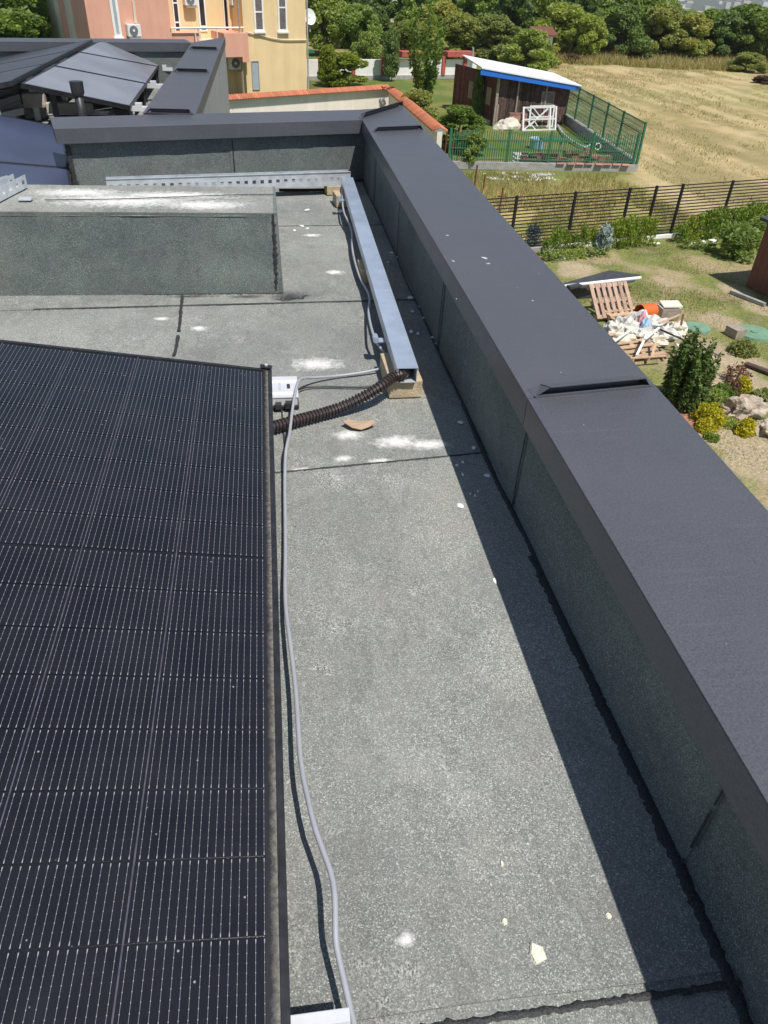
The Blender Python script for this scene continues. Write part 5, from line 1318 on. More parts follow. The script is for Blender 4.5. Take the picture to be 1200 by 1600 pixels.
# ================================================================== SHED
SA, SB = at(770, 198), at(879, 195)
su = (SB-SA)/np.linalg.norm(SB-SA); sn = np.array([su[1], -su[0], 0]); sl = np.linalg.norm(SB-SA)
shed = thing('wooden_shed', 'weathered plank shed with a white sloping roof and bright blue fascia', 'shed', tuple(SA))
def sp(px, py, d=0.0):
    P = at_pl(px, py, SA-sn*d, sn); return float((P-SA) @ su), float(P[2])
def S(u, d, z): return SA*np.array([1, 1, 0])+su*u-sn*d+np.array([0, 0, z])
def sbox(mb, u0, u1, d0, d1, z0, z1, z0b=None, z1b=None):
    z0b = z0 if z0b is None else z0b; z1b = z1 if z1b is None else z1b
    return mb.hexa([S(u0, d0, z0), S(u1, d0, z0b), S(u1, d1, z0b), S(u0, d1, z0)], [S(u0, d0, z1), S(u1, d0, z1b), S(u1, d1, z1b), S(u0, d1, z1)])
FO = -0.45                                               # the roof overhangs the front
r0, r1, r2, r3 = sp(752, 108, FO), sp(908, 136, FO), sp(864, 116, 5.3), sp(722, 88, 5.3)
def eave(u): return r0[1]+(r1[1]-r0[1])*(u-r0[0])/(r1[0]-r0[0])
back_drop = ((r2[1]+r3[1])/2-(r0[1]+r1[1])/2)
def roof_z(u, d): return eave(u)+back_drop*(d-FO)/(5.3-FO)
n = 27
for i in range(n):
    u0, u1 = sl*i/n, sl*(i+1)/n
    if 0.72*sl < (u0+u1)/2 < 0.86*sl: continue
    mb = MB(); j = .012*(i % 3); sbox(mb, u0+.006, u1-.006, -j, .03, .12+.05*((i*7) % 5)/5, roof_z(u0, 0)-.12, None, roof_z(u1, 0)-.12); mb.build('plank', M['plank'], shed)
mb = MB(); sbox(mb, .72*sl, .86*sl, .0, .04, .1, roof_z(.79*sl, 0)-.2); mb.build('door', M['plank_red'], shed)
mb = MB(); sbox(mb, 0, sl, .06, 5.0, 0.0, roof_z(0, 2)-.25, None, roof_z(sl, 2)-.25); mb.build('inner_wall', M['plank'], shed)
for i in range(20):
    d0, d1 = 5.0*i/20, 5.0*(i+1)/20
    mb = MB(); q4 = [S(-.03-.01*(i % 2), d0+.008, .25), S(.02, d0+.008, .25), S(.02, d1-.008, .25), S(-.03-.01*(i % 2), d1-.008, .25)]
    q5 = [p+np.array([0, 0, roof_z(0, d0)-.37]) for p in q4]; mb.hexa(q4, q5); mb.build('plank', M['plank_red'], shed)
mb = MB(); sbox(mb, -.12, .5, .3, 1.8, 0, .26); mb.build('footing', M['grey_stone'], shed)
for u_, w in ((.0, .07), (.28*sl, .04), (.68*sl, .045)):
    mb = MB(); sbox(mb, u_-w, u_+w, -.10, -.035, 0, roof_z(u_, 0)-.1); mb.build('post', M['grey_wood'], shed)
mb = MB(); sbox(mb, .05, .14, -.13, -.1005, 0, 1.05); mb.build('leaning_board', M['grey_wood'], shed)
def RC(c, d, dz): return S(c[0], d, c[1]+dz)
for (ua, ub) in ((r0[0], r1[0]),):
    mb = MB(); lo = [RC(r0, FO, -.24), RC(r1, FO, -.20), RC(r1, FO+.06, -.20), RC(r0, FO+.06, -.24)]; hi = [RC(r0, FO, .02), RC(r1, FO, .02), RC(r1, FO+.06, .02), RC(r0, FO+.06, .02)]; mb.hexa(lo, hi); mb.build('fascia', M['blue'], shed)
mb = MB(); lo = [RC(r0, FO-.04, .022), RC(r1, FO-.04, .022), RC(r2, 5.3, .022), RC(r3, 5.3, .022)]; mb.hexa(lo, [p+np.array([0, 0, .06]) for p in lo]); mb.build('roof', M['roof_white'], shed)
for px0, px1, py0, py1 in ((847, 863, 143, 168),):
    (u0, z1), (u1, z0) = sp(px0, py0), sp(px1, py1)
    mb = MB(); sbox(mb, u0, u1, -.05, -.015, z0, z1); w = mb.build('window', M['grey_wood'], shed)
    mb = MB(); sbox(mb, u0+.06, u1-.06, -.055, -.0505, z0+.06, z1-.06); mb.build('pane', M['curtain'], w)
for k, (px, dd) in enumerate(((757, .5), (748, 2.6))):
    mb = MB(); mb.hexa([S(-.055, dd, .9), S(-.045, dd, .9), S(-.045, dd+.5, .9), S(-.055, dd+.5, .9)], [S(-.055, dd, 1.7), S(-.045, dd, 1.7), S(-.045, dd+.5, 1.7), S(-.055, dd+.5, 1.7)]); mb.build('window', M['grey_wood'], shed)

# ================================================================== GREEN ENCLOSURE
gA, gB = np.array([*EN[0], 0.0]), np.array([*EN[1], 0.0]); gu = (gB-gA)/np.linalg.norm(gB-gA); gn = np.array([gu[1], -gu[0], 0]); gl = np.linalg.norm(gB-gA)
PLZ = 0.28
lw = thing('low_wall', 'low grey concrete wall under the green fence, pink tiles along its top', 'low wall', tuple(gA))
mb = MB(); mb.hexa([gA+gn*.12, gB+gn*.12+gu*.05, gB-gn*.12+gu*.05, gA-gn*.12], [p+np.array([0, 0, PLZ]) for p in (gA+gn*.12, gB+gn*.12+gu*.05, gB-gn*.12+gu*.05, gA-gn*.12)]); mb.build('wall', M['grey_stone'], lw)
for i, px in enumerate([873, 889, 903, 917, 933, 946, 960, 974]):
    s = (at_pl(px, 262, gA, gn)-gA) @ gu; c = gA+gu*s+gn*(.06+.05*(i % 3 == 1))+np.array([0, 0, PLZ+.002])
    mb = MB(); mb.beam(c-gu*.17, c+gu*.17, .26, .05, (0, .15, 1)); tag(mb.build('pink_tile', M['pink_tile'], None), 'pink roof tile lying on the low wall under the green fence, %s from the left' % ordn[i], 'roof tile', 'pink tiles on the low wall')
htop = at_pl(900, 207, gA, gn)[2]
gf = thing('green_fence', 'green picket fence standing on the low concrete wall in front of the shed', 'fence', tuple(gA))
pm_ = None; n = 84
for i in range(n):
    s = gl*(i+.5)/n
    if pm_ is None:
        mb = MB(); mb.box(-.017, .017, -.008, .008, 0, htop-PLZ-.06); pm_ = mb.mesh('picket', M['green_paint'])
    o = link_mesh('picket', pm_, gf, local=True); o.location = Vector(gu*s)+Vector((0, 0, PLZ+.04)); o.rotation_euler = (0, 0, math.atan2(gu[1], gu[0]))
for px in (694, 744, 797, 862, 929, 999):
    s = max(.0, min(gl, (at_pl(px, 212, gA, gn)-gA) @ gu)); c = gA+gu*s
    mb = MB(); mb.box(c[0]-.04, c[0]+.04, c[1]-.04, c[1]+.04, .1, htop+.05); mb.build('post', M['green_paint'], gf)
for z in (PLZ+.10, PLZ+.5, htop-.35):
    mb = MB(); mb.beam(gA+np.array([0, 0, z])+gn*.02, gB+np.array([0, 0, z])+gn*.02, .03, .03); mb.build('rail', M['green_paint'], gf)
# receding side fence with wire mesh
hA, hB = gB, np.array([*EN[2], 0.0]); hu = (hB-hA)/np.linalg.norm(hB-hA); hn = np.array([hu[1], -hu[0], 0]); hl = np.linalg.norm(hB-hA)
lw2 = thing('low_wall', 'receding low stone-topped wall under the green mesh fence beside the shed', 'low wall', tuple(hA))
mb = MB(); q4 = [hA+hu*.2-hn*.15, hB-hn*.15, hB+hn*.12, hA+hu*.2+hn*.12]; mb.hexa(q4, [p+np.array([0, 0, .42]) for p in q4]); mb.build('wall', M['grey_stone'], lw2)
sf = thing('green_mesh_fence', 'receding green mesh fence between the shed and the mown field', 'fence', tuple(hA))
tops = [0.0]
for px, py in ((972, 192), (948, 180), (925, 168), (903, 158), (888, 151)):
    tops.append((at_pl(px, py, hA, hn)-hA) @ hu)
z_h = 1.85
for i, s in enumerate(tops):
    c = hA+hu*s; mb = MB(); mb.box(c[0]-.04, c[0]+.04, c[1]-.04, c[1]+.04, .0, z_h+.05); mb.build('post', M['green_paint'], sf)
for i in range(len(tops)-1):
    mb = MB(); s0, s1 = tops[i], tops[i+1]; k = int((s1-s0)/.10)
    for j in range(k):
        c = hA+hu*(s0+(j+.5)*(s1-s0)/k); mb.box(c[0]-.008, c[0]+.008, c[1]-.008, c[1]+.008, .45, z_h)
    for j in range(9):
        z = .5+(z_h-.52)*j/8; mb.beam(hA+hu*s0+np.array([0, 0, z]), hA+hu*s1+np.array([0, 0, z]), .012, .012)
    tag(mb.build('wire_mesh', M['green_paint'], sf), kind='stuff')
for z in (z_h, z_h-.42):
    mb = MB(); mb.beam(hA+np.array([0, 0, z]), hA+hu*tops[-1]+np.array([0, 0, z]), .035, .035); mb.build('rail', M['green_paint'], sf)
# things inside the enclosure
def gate(px0, py0, px1, py1, d, label, tilt=.25):
    P0 = at((px0+px1)/2, py1); pl_ = P0
    uu = su; a_ = at_pl(px0, py1, P0, sn); b_ = at_pl(px1, py1, P0, sn); w = (b_-a_) @ uu; zt_ = at_pl(px0, py0, P0, sn)[2]
    t = thing('white_gate', label, 'gate', (a_[0], a_[1], 0), group='white gates leaning on the shed')
    lean = -sn*tilt
    def Q(u, z): return a_*np.array([1, 1, 0])+uu*u+lean*(z/zt_)+np.array([0, 0, z+.02])
    for (p, q_) in (((0, 0), (0, zt_)), ((w, 0), (w, zt_)), ((w*.82, 0), (w*.82, zt_))): mb = MB(); mb.beam(Q(*p), Q(*q_), .09, .05, sn); mb.build('stile', M['white_metal'], t)
    for z in (.04, zt_*.48, zt_-.04): mb = MB(); mb.beam(Q(.05, z), Q(w-.05, z), .05, .07, (0, 0, 1)); mb.build('crossbar', M['white_metal'], t)
    for (p, q_) in (((.05, .05), (w*.82, zt_-.05)), ((w*.1, zt_*.48), (w*.4, zt_*.05)), ((w*.12, zt_-.1), (w*.45, zt_*.5))): mb = MB(); mb.beam(Q(*p)-sn*.03, Q(*q_)-sn*.03, .045, .03, sn); mb.build('brace', M['white_metal'], t)
gate(817, 169, 867, 205, 0, 'front white metal gate frame with a diagonal brace, leaning by the shed')
gate(826, 166, 862, 200, 0, 'second white gate frame, behind the front one by the shed', .1)
def rack():
    g = at(850, 190); t = thing('metal_rack', 'thin grey metal rack standing behind the white gates', 'rack', tuple(g))
    for x in (-.75, .75): mb = MB(); mb.tube([(g[0]+x, g[1], 0), (g[0]+x, g[1], 1.35)], .03, 6); mb.build('leg', M['grey_stone'], t)
    mb = MB(); mb.tube([(g[0]-.95, g[1], 1.352), (g[0]+.95, g[1], 1.352)], .03, 6); mb.build('crossbar', M['grey_stone'], t)
rack()
def lump(name, label, cat, c, rx, ry, rz, mat, seed, sub=2, amp=.25, group=None, freq=1.3, flat=True):
    import bmesh
    bm = bmesh.new(); bmesh.ops.create_icosphere(bm, subdivisions=sub, radius=1.0)
    for v in bm.verts:
        k = 1+amp*(mnoise.noise(v.co*freq+Vector((seed*3.3, seed, 0)))*1.4+.5*mnoise.noise(v.co*freq*2.7+Vector((seed, 0, 5))))
        v.co = Vector((v.co.x*rx*k, v.co.y*ry*k, max(-.25, v.co.z)*rz*k))
    me = bpy.data.meshes.new(name); bm.to_mesh(me); bm.free(); me.materials.append(mat)
    if not flat: me.polygons.foreach_set('use_smooth', [True]*len(me.polygons))
    o = link_mesh(name, me); o.location = (c[0], c[1], c[2]+rz*.2); return tag(o, label, cat, group)
g = at(790, 203); lump('sack_heap', 'pale heap of crumpled sacks by the shed wall', 'sack heap', g, .62, .4, .45, M['foam'], 3, 3, .35)
g = at(806, 203); t = thing('brick_stack', 'dark red stack of bricks standing beside the white gates', 'brick stack', tuple(g))
bme = MB().box(-.15, .15, -.08, .08, 0, .095).mesh('brick', M['brick'])
def bricks(t, org, nx_, ny_, nz_, seed, miss=.1, dx=.31, dy=.17, dz=.097):
    r = random.Random(seed)
    for k in range(nz_):
        for i in range(nx_):
            for j in range(ny_):
                if k and r.random() < miss*k: continue
                o = link_mesh('brick', bme, t, local=True); o.location = (org[0]+(i-(nx_-1)/2)*dx+r.uniform(-.02, .02), org[1]+(j-(ny_-1)/2)*dy+r.uniform(-.01, .01), org[2]+k*dz); o.rotation_euler = (0, 0, r.uniform(-.12, .12))
bricks(t, (0, 0, 0), 3, 2, 8, 3, .02)
for i, (px, py, nx_, nz_, lb) in enumerate([(840, 262, 5, 6, 'brown brick pile inside the green fence, left of the pallet of red bricks'), (900, 254, 4, 6, 'low stack of red bricks in the middle behind the green fence'), (868, 262, 3, 4, 'scattered red bricks right behind the green fence'), (936, 258, 3, 4, 'brick pile at the right end behind the green fence')]):
    g = at(px, py); t = thing('brick_pile', lb, 'brick pile', tuple(g), group='brick piles inside the enclosure'); bricks(t, (0, 0, 0), nx_, 2, nz_, 10+i, .09)
def crate(px, py, w, dpt, h, mat, label, slats=5):
    g = at(px, py); t = thing('crate', label, 'crate', tuple(g))
    mb = MB(); mb.box(-w/2, w/2, -dpt/2, dpt/2, 0, .02); mb.build('bottom', mat, t, local=True)
    for k in range(slats):
        z0 = .03+h*k/slats; z1 = z0+h/slats*.72
        for nm, bx in (('side', (-w/2, w/2, -dpt/2, -dpt/2+.02)), ('side', (-w/2, w/2, dpt/2-.02, dpt/2)), ('side', (-w/2, -w/2+.02, -dpt/2+.021, dpt/2-.021)), ('side', (w/2-.02, w/2, -dpt/2+.021, dpt/2-.021))):
            mb = MB(); mb.box(*bx, z0, z1); mb.build('slat', mat, t, local=True)
crate(817, 258, .85, .6, .45, M['white'], 'white slatted crate behind the green fence, left of the brick piles', 3)
g = at(838, 232); t = thing('tub', 'pale blue tub standing on the enclosed lawn behind the green fence', 'tub', tuple(g))
mb = MB(); mb.tube([(0, 0, 0), (0, 0, .42)], [.30, .36], 16, cap=False); mb.build('tub_wall', M['bluebag'], t, local=True); mb = MB(); mb.tube([(0, 0, .4), (0, 0, .44)], [.37, .38], 16, cap=False); mb.build('rim', M['white'], t, local=True); mb = MB(); mb.cyl((0, 0, .01), .29, .03); mb.build('base', M['bluebag'], t, local=True)
def table():
    g = at(860, 246); t = thing('work_table', 'small green-topped work table behind the green fence', 'table', tuple(g))
    mb = MB(); mb.box(-.55, .55, -.35, .35, .72, .77); mb.build('table_top', M['green_paint'], t, local=True)
    for x in (-.5, .5):
        for y in (-.3, .3): mb = MB(); mb.box(x-.03, x+.03, y-.03, y+.03, 0, .719); mb.build('leg', M['grey_stone'], t, local=True)
table()
cable_pts = [at(*p, .12) for p in [(871, 195), (878, 206), (888, 216), (900, 224), (914, 230), (922, 226)]]
mb = MB(); mb.tube(spline([tuple(p) for p in cable_pts], .2), .05, 7); tag(mb.build('hose', M['hose'], None, smooth=True), 'blue-grey hose drooping along the inside of the receding low wall', 'hose')
g = at(934, 229, .55); q = np.array(g); mb = MB(); mb.tube([q+np.array([.13*math.cos(a), 0, .13*math.sin(a)]) for a in np.linspace(0, 6.283, 15)], .025, 6); tag(mb.build('white_ring', M['white'], None), 'small white ring hung on the inside of the green fence', 'ring')
# rusty stakes
for i, (px, pb, pt) in enumerate([(694, 250, 205), (704, 258, 222), (712, 262, 240), (742, 300, 258), (756, 300, 272), (782, 330, 293)]):
    g = at(px-(2 if i > 2 else 0), pb); z = gdir(px, pt, g[1])[2]
    mb = MB(); mb.tube([(g[0], g[1], -.05), (g[0]+.03, g[1], z)], .035 if i < 4 else .028, 6)
    if i == 5: mb.tube([(g[0]-.12, g[1], z-.28), (g[0]+.16, g[1], z-.26)], .028, 6)
    tag(mb.build('rusty_stake', M['rust'], None), 'rusty steel stake standing behind the parapet, %s from the left' % ordn[i], 'stake', 'rusty stakes in the rough grass')

# ================================================================== BLACK FENCE AND BORDER
bf = thing('black_fence', 'black fence of thin horizontal slats between garden and field', 'fence', (F0[0], F0[1], 0))
ptop = [(758, 312), (808, 306.5), (900, 301), (985, 295), (1027, 291), (1068, 288.6), (1146, 283), (1215, 278)]
fn3 = np.array([fdir[1], -fdir[0], 0]); f3 = np.array([fdir[0], fdir[1], 0]); F03 = np.array([F0[0], F0[1], 0])
ss = [(at_pl(px, py, F03, fn3)-F03) @ f3 for px, py in ptop]; ss = [ss[0]-2.2]+ss+[ss[-1]+2.0]
HT = 1.62
for s in ss:
    c = F03+f3*s; mb = MB(); mb.beam(c, c+np.array([0, 0, HT]), .07, .07, f3); mb.build('post', M['black_paint'], bf)
nsl = 16
for i in range(len(ss)-1):
    ln = ss[i+1]-ss[i]-.075; sm_ = MB(); sm_.beam(-f3*ln/2, f3*ln/2, .018, .030); me = sm_.mesh('slat', M['black_paint'])
    for k in range(nsl):
        o = link_mesh('slat', me, bf, local=True); o.location = Vector(f3*(ss[i]+ss[i+1])/2)+Vector((0, 0, .13+(HT-.17)*k/(nsl-1)+.004*nz(i*3.1, k*1.7)))
kb = thing('kerb_wall', 'pale concrete kerb along the foot of the black fence', 'kerb', (F0[0], F0[1], 0))
for i in range(len(ss)-1):
    a_, b_ = F03+f3*(ss[i]+.006), F03+f3*(ss[i+1]-.006); mb = MB(); mb.hexa([a_+fn3*.10, b_+fn3*.10, b_-fn3*.10, a_-fn3*.10], [p+np.array([0, 0, .10]) for p in (a_+fn3*.10, b_+fn3*.10, b_-fn3*.10, a_-fn3*.10)]); mb.build('kerb_stone', M['white'] if i % 2 else M['grey_stone'], kb)
# young laurel hedge: each plant its own
hedge_me = {}
def plant(x, y, h, w, mat, label, name, cat, group=None, seed=0, n=420, leaf=.085, shape='bush', nb=10, br=(.16, .26), stretch=1.6):
    key = (mat, seed % 4, shape, n)
    if key not in hedge_me:
        hedge_me[key] = (crown_mesh('foliage', crown_blobs(seed+5, nb, shape=shape, low=.12, rad=.34, br=br), n, leaf, L[mat], seed+9, .2, stretch),
                         trunk_mb(.8, .02, seed+4, 4, .1, .35).mesh('stem', M['bark'], True))
    t = thing(name, label, cat, (x, y, 0), 0, group)
    for nm, me in zip(('foliage', 'stem'), hedge_me[key]):
        o = link_mesh(nm, me, t, local=True); o.scale = (w, w, h); o.rotation_euler = (0, 0, seed*1.3+x*5); o.location = (0, 0, 0)
    return t
lp = [853, 866, 879, 893, 907, 921, 935, 948, 960, 973, 985, 997, 1010]
for i, px in enumerate(lp):
    s = (at_pl(px, 395, F03+fn3*.55, fn3)-F03) @ f3; c = F03+f3*s+fn3*.55
    plant(c[0], c[1], [.5, .8, .7, .55, .8, .7, .55, .85, .9, .95, .9, .9, .8][i], [.42, .5, .4, .46, .4, .5, .42, .5, .55, .55, .5, .5, .45][i], 'laurel', 'young laurel in the left hedge along the black fence, %s from the left' % ordn[i], 'laurel', 'shrub', 'left hedge laurels', i)
for i, px in enumerate([1062, 1074, 1086, 1098, 1110, 1122, 1134, 1147, 1160, 1173, 1186]):
    s = (at_pl(px, 372, F03+fn3*.55, fn3)-F03) @ f3; c = F03+f3*s+fn3*.55
    plant(c[0], c[1], [.6, .8, .85, .9, .95, .95, .9, .9, 1.0, 1.0, 1.0][i], .58, 'laurel', 'young laurel in the right hedge along the black fence, %s from the left' % ordn[i], 'laurel', 'shrub', 'right hedge laurels', i+1)
def plant_px(px, py, top, w, *a, **k):
    g = at(px, py); h = gdir(px, top, g[1])[2]; return plant(g[0], g[1], max(.12, h), w, *a, **k)
plant_px(938, 398, 352, .75, 'blue', 'pale blue spruce seedling in the middle of the left laurel hedge', 'spruce_seedling', 'shrub', None, 2, n=700, leaf=.07, shape='cone', stretch=2.4)
plant_px(830, 385, 352, .8, 'blue', 'pale blue shrub at the left end of the black fence, cut by the coping', 'spruce_seedling', 'shrub', None, 6, n=700, leaf=.07, shape='cone', stretch=2.4)
for i, (px, py) in enumerate([(858, 408), (872, 406), (888, 405), (905, 403), (922, 402), (940, 400), (1070, 388), (1090, 390), (1108, 392)]):
    g = at(px, py); plant(g[0], g[1], .28, .6, 'mid', 'low ground-cover cushion at the hedge foot, %s from the left' % ordn[i], 'cushion_plant', 'plant', 'cushions at the hedge foot', i, n=380, leaf=.08)
plant_px(1146, 402, 352, 1.5, 'mid', 'spreading dark juniper in front of the right hedge', 'juniper', 'shrub', None, 3, n=1600, leaf=.06, stretch=2.2, nb=16)
plant_px(1180, 388, 340, 1.2, 'mid', 'bushy green shrub beside the brown shed corner', 'shrub', 'shrub', None, 7, n=1200, leaf=.06, nb=14)
for i, (px, py) in enumerate([(905, 402), (918, 400), (930, 397), (890, 405), (880, 407), (1028, 384), (1100, 382), (1116, 380), (1082, 384)]):
    g = at(px, py); lump('border_stone', 'white rounded stone edging the hedge bed, %s along' % ordn[i], 'stone', (g[0], g[1]+.12, 0), .16, .09, .08, M['white'], i, 1, .3, 'white stones edging the hedge bed')

# ================================================================== GARDEN: RUBBISH, PALLETS, ROCKERY
def pallet(label, origin, ux, uy, uz, mat, L_=1.2, W_=0.9, n=7, along_x=False):
    """ux along the boards' row, uy along the boards, uz up through the pallet"""
    O = np.array(origin, float); ux, uy, uz = [np.array(v, float)/np.linalg.norm(v) for v in (ux, uy, uz)]
    t = thing('pallet', label, 'pallet', tuple(O))
    def bx(nm, a0_, a1_, b0_, b1_, c0_, c1_, mm):
        mb = MB(); P = lambda a, b, c: O+ux*a+uy*b+uz*c
        mb.hexa([P(a0_, b0_, c0_), P(a1_, b0_, c0_), P(a1_, b1_, c0_), P(a0_, b1_, c0_)], [P(a0_, b0_, c1_), P(a1_, b0_, c1_), P(a1_, b1_, c1_), P(a0_, b1_, c1_)]); mb.build(nm, mm, t)
    bw = L_/n*.64
    for i in range(n): a = (L_-bw)*i/(n-1); bx('board', a, a+bw, 0, W_, .118, .14, mat)
    for b in (0, W_/2-.05, W_-.1):
        bx('stringer', 0, L_, b, b+.10, .096, .1178, mat)
        for a in (0, L_/2-.07, L_-.14): bx('foot_block', a, a+.14, b+.001, b+.099, .022, .0958, mat)
        bx('runner', 0, L_, b, b+.10, 0, .0218, mat)
    return t
gl_, gr_ = at(929, 503), at(986, 497)
ux = gr_-gl_; Lp = np.linalg.norm(ux); uxn = ux/Lp; back = np.array([-uxn[1], uxn[0], 0])
up = back*.72+np.array([0, 0, .70])
pallet('reddish pallet leaning back behind the rubbish heap, its boards upright', gl_+np.array([0, 0, .02]), uxn, up, np.cross(uxn, up), M['pallet_pink'], Lp*1.02, .90, 7)
pa = at(975, 568); pallet('pale flat pallet at the near end of the rubbish heap', pa+np.array([0, 0, .01]), (-.18, 1, 0), (-1, -.12, 0), (0, 0, 1), M['pallet'], .85, 1.25, 5)
pa = at(1040, 562); pallet('second pale pallet lying flat under the rubbish, right of the first', pa+np.array([0, 0, .01]), (-.2, 1, 0), (-1, -.2, 0), (0, 0, 1), M['pallet'], 1.3, .95, 6)
pa = at(1016, 512); pallet('orange-tinged pallet lying behind the leaning one, beside the bucket', pa+np.array([0, 0, .01]), (-.2, 1, .12), (-1, -.2, 0), (0, -.12, 1), M['pallet'], 1.0, .9, 5)
# dark boards with a white pipe on top
c0, c1, c2_, c4 = at(858, 450, .34), at(952, 424, .36), at(1000, 431, .36), at(990, 441, .34)
c5 = at(866, 456, .34)
t = thing('board_stack', 'dark flat boards stacked behind the leaning pallet', 'board', tuple(at(930, 450)))
mb = MB(); mb.extrude([c5, c4, c2_, c1, c0], (0, 0, .03)); mb.build('board', M['dark_board'], t)
mb = MB(); q4 = [np.array([*(c0*.7+c4*.3)[:2], 0]), np.array([*(c0*.15+c4*.85)[:2], 0]), np.array([*(c0*.2+c2_*.8)[:2], 0]), np.array([*(c0*.7+c1*.3)[:2], 0])]; mb.hexa(q4, [p+np.array([0, 0, .335]) for p in q4]); mb.build('support', M['dark_board'], t)
mb = MB(); a_, b_ = at(876, 448, .36), at(1001, 434, .40); mb.tube([a_, b_], .045, 10); tag(mb.build('white_pipe', M['white'], None, smooth=True), 'white plastic pipe lying along the front edge of the dark boards', 'pipe')
a_, b_ = at(888, 449, .40), at(892, 445, .40); mb = MB(); mb.beam(a_, a_+np.array([.35, .1, .02]), .16, .06); tag(mb.build('dark_offcut', M['dark_board'], None), 'small dark offcut lying on the white pipe', 'offcut')
# bucket on its side
b0, b1 = at(1000, 489, .22), at(1020, 485, .24); d_ = (b1-b0)/np.linalg.norm(b1-b0)
t = thing('bucket', 'orange plastic bucket lying on its side beside the leaning pallet', 'bucket', tuple(at(1005, 497)))
mb = MB(); mb.tube([b0, b0+d_*.42], [.20, .165], 18, cap=False); mb.tube([b0+d_*.001, b0+d_*.418], [.19, .158], 18, cap=False); mb.build('bucket_wall', M['orange'], t, smooth=True)
mb = MB(); mb.tube([b0+d_*.41, b0+d_*.425], .166, 18); mb.build('bottom', M['orange'], t)
mb = MB(); mb.tube([b0-d_*.01, b0+d_*.025], [.212, .212], 18, cap=False); mb.build('rim', M['orange'], t)
# box of foam
t = thing('foam_box', 'open cream foam box at the far right of the rubbish heap', 'box', tuple(at(1045, 498)))
cb = at(1041, 497); cx, cy = cb[0], cb[1]
for nm, bxs in (('side', (-.24, .24, -.17, -.145)), ('side', (-.24, .24, .145, .17)), ('side', (-.24, -.215, -.144, .144)), ('side', (.215, .24, -.144, .144))):
    mb = MB(); mb.box(cx+bxs[0], cx+bxs[1], cy+bxs[2], cy+bxs[3], .02, .30); mb.build(nm, M['grey_wood'] if bxs[2] == -.17 else M['foam'], t)
mb = MB(); mb.hexa([(cx-.2, cy-.1, .305), (cx+.3, cy-.1, .305), (cx+.3, cy+.2, .35), (cx-.2, cy+.2, .35)], [(cx-.2, cy-.1, .335), (cx+.3, cy-.1, .335), (cx+.3, cy+.2, .38), (cx-.2, cy+.2, .38)]); mb.build('lid', M['foam'], t)
bags = [(975, 520, .40, .30, .24, 'bag', 'large crumpled white bag'), (1000, 512, .34, .30, .26, 'bag', 'white bag behind the pink one'), (958, 528, .34, .24, .18, 'bag', 'flattened white bag'), (1022, 520, .36, .26, .24, 'bag', 'bulging white bag'), (1040, 535, .32, .24, .18, 'bag', 'low white bag'),
        (1003, 535, .34, .24, .16, 'bag', 'spread white plastic sheet'), (975, 542, .36, .22, .14, 'foam', 'cream foam lump'), (1025, 545, .3, .2, .14, 'foam', 'cream foam slab lump'), (999, 520, .17, .13, .30, 'pinkbag', 'small pink plastic bag'), (1006, 530, .16, .12, .25, 'bluebag', 'small pale blue bag'), (985, 532, .3, .2, .18, 'bag', 'twisted white sheet'), (1058, 520, .28, .22, .16, 'foam', 'cream foam scrap')]
plc = ['on the left of the heap', 'at the top of the heap', 'by the parapet side of the heap', 'in the middle of the heap', 'on the right of the heap', 'across the heap centre', 'at the near left of the heap', 'at the near right of the heap', 'in the heap middle', 'below the pink one', 'left of the blue one', 'next to the foam box']
for i, (px, py, rx, ry, rz, mt_, lb) in enumerate(bags):
    g = at(px, py-(9 if py > 527 else 3), .08); lump({'bag': 'plastic_bag', 'foam': 'foam_lump', 'pinkbag': 'plastic_bag', 'bluebag': 'plastic_bag'}[mt_], lb+' '+plc[i], 'rubbish', g, rx*.8, ry*.8, rz*1.1, M[mt_], i+2, 3, .5, 'rubbish heap', 2.0)
rg = random.Random(9)
sl_lab = ['long pale lath leaning out of the heap towards the right', 'pale lath across the top right of the heap', 'short white strip in the heap centre', 'white strip pointing at the flat pallet', 'bent white strip at the left of the heap', 'pale lath along the near edge of the heap', 'long lath on the ground right of the heap', 'white lath standing by the foam box', 'second bent white strip near the bucket', 'pale offcut under the bucket']
for i, (x0, y0, z0, x1, y1, z1) in enumerate([(1060, 520, .5, 1085, 552, .05), (1030, 505, .45, 1062, 492, .5), (995, 555, .3, 1012, 520, .4), (1018, 560, .2, 1026, 530, .4), (958, 535, .35, 990, 512, .35), (985, 560, .25, 1040, 556, .25), (1055, 535, .3, 1105, 590, .03), (1064, 508, .3, 1068, 490, .6), (1008, 530, .4, 1030, 512, .45), (985, 505, .2, 1012, 500, .2)]):
    mb = MB(); mb.beam(at(x0, y0, z0), at(x1, y1, z1), .05, .025); tag(mb.build('wood_lath', M['pallet'] if i % 2 else M['white'], None), sl_lab[i], 'lath', 'laths in the rubbish heap')
mb = MB(); mb.tube(spline([tuple(at(*p)) for p in [(1032, 515, .5), (1050, 523, .5), (1066, 530, .42), (1078, 537, .3)]], .05), .022, 7); tag(mb.build('black_tube', M['black_plastic'], None, smooth=True), 'bent black tube sticking out of the right of the rubbish heap', 'tube')
mb = MB(); mb.beam(at(1027, 542, .15), at(1040, 560, .1), .04, .03); tag(mb.build('dark_stick', M['black_plastic'], None), 'short dark stick lying across the second flat pallet', 'stick')
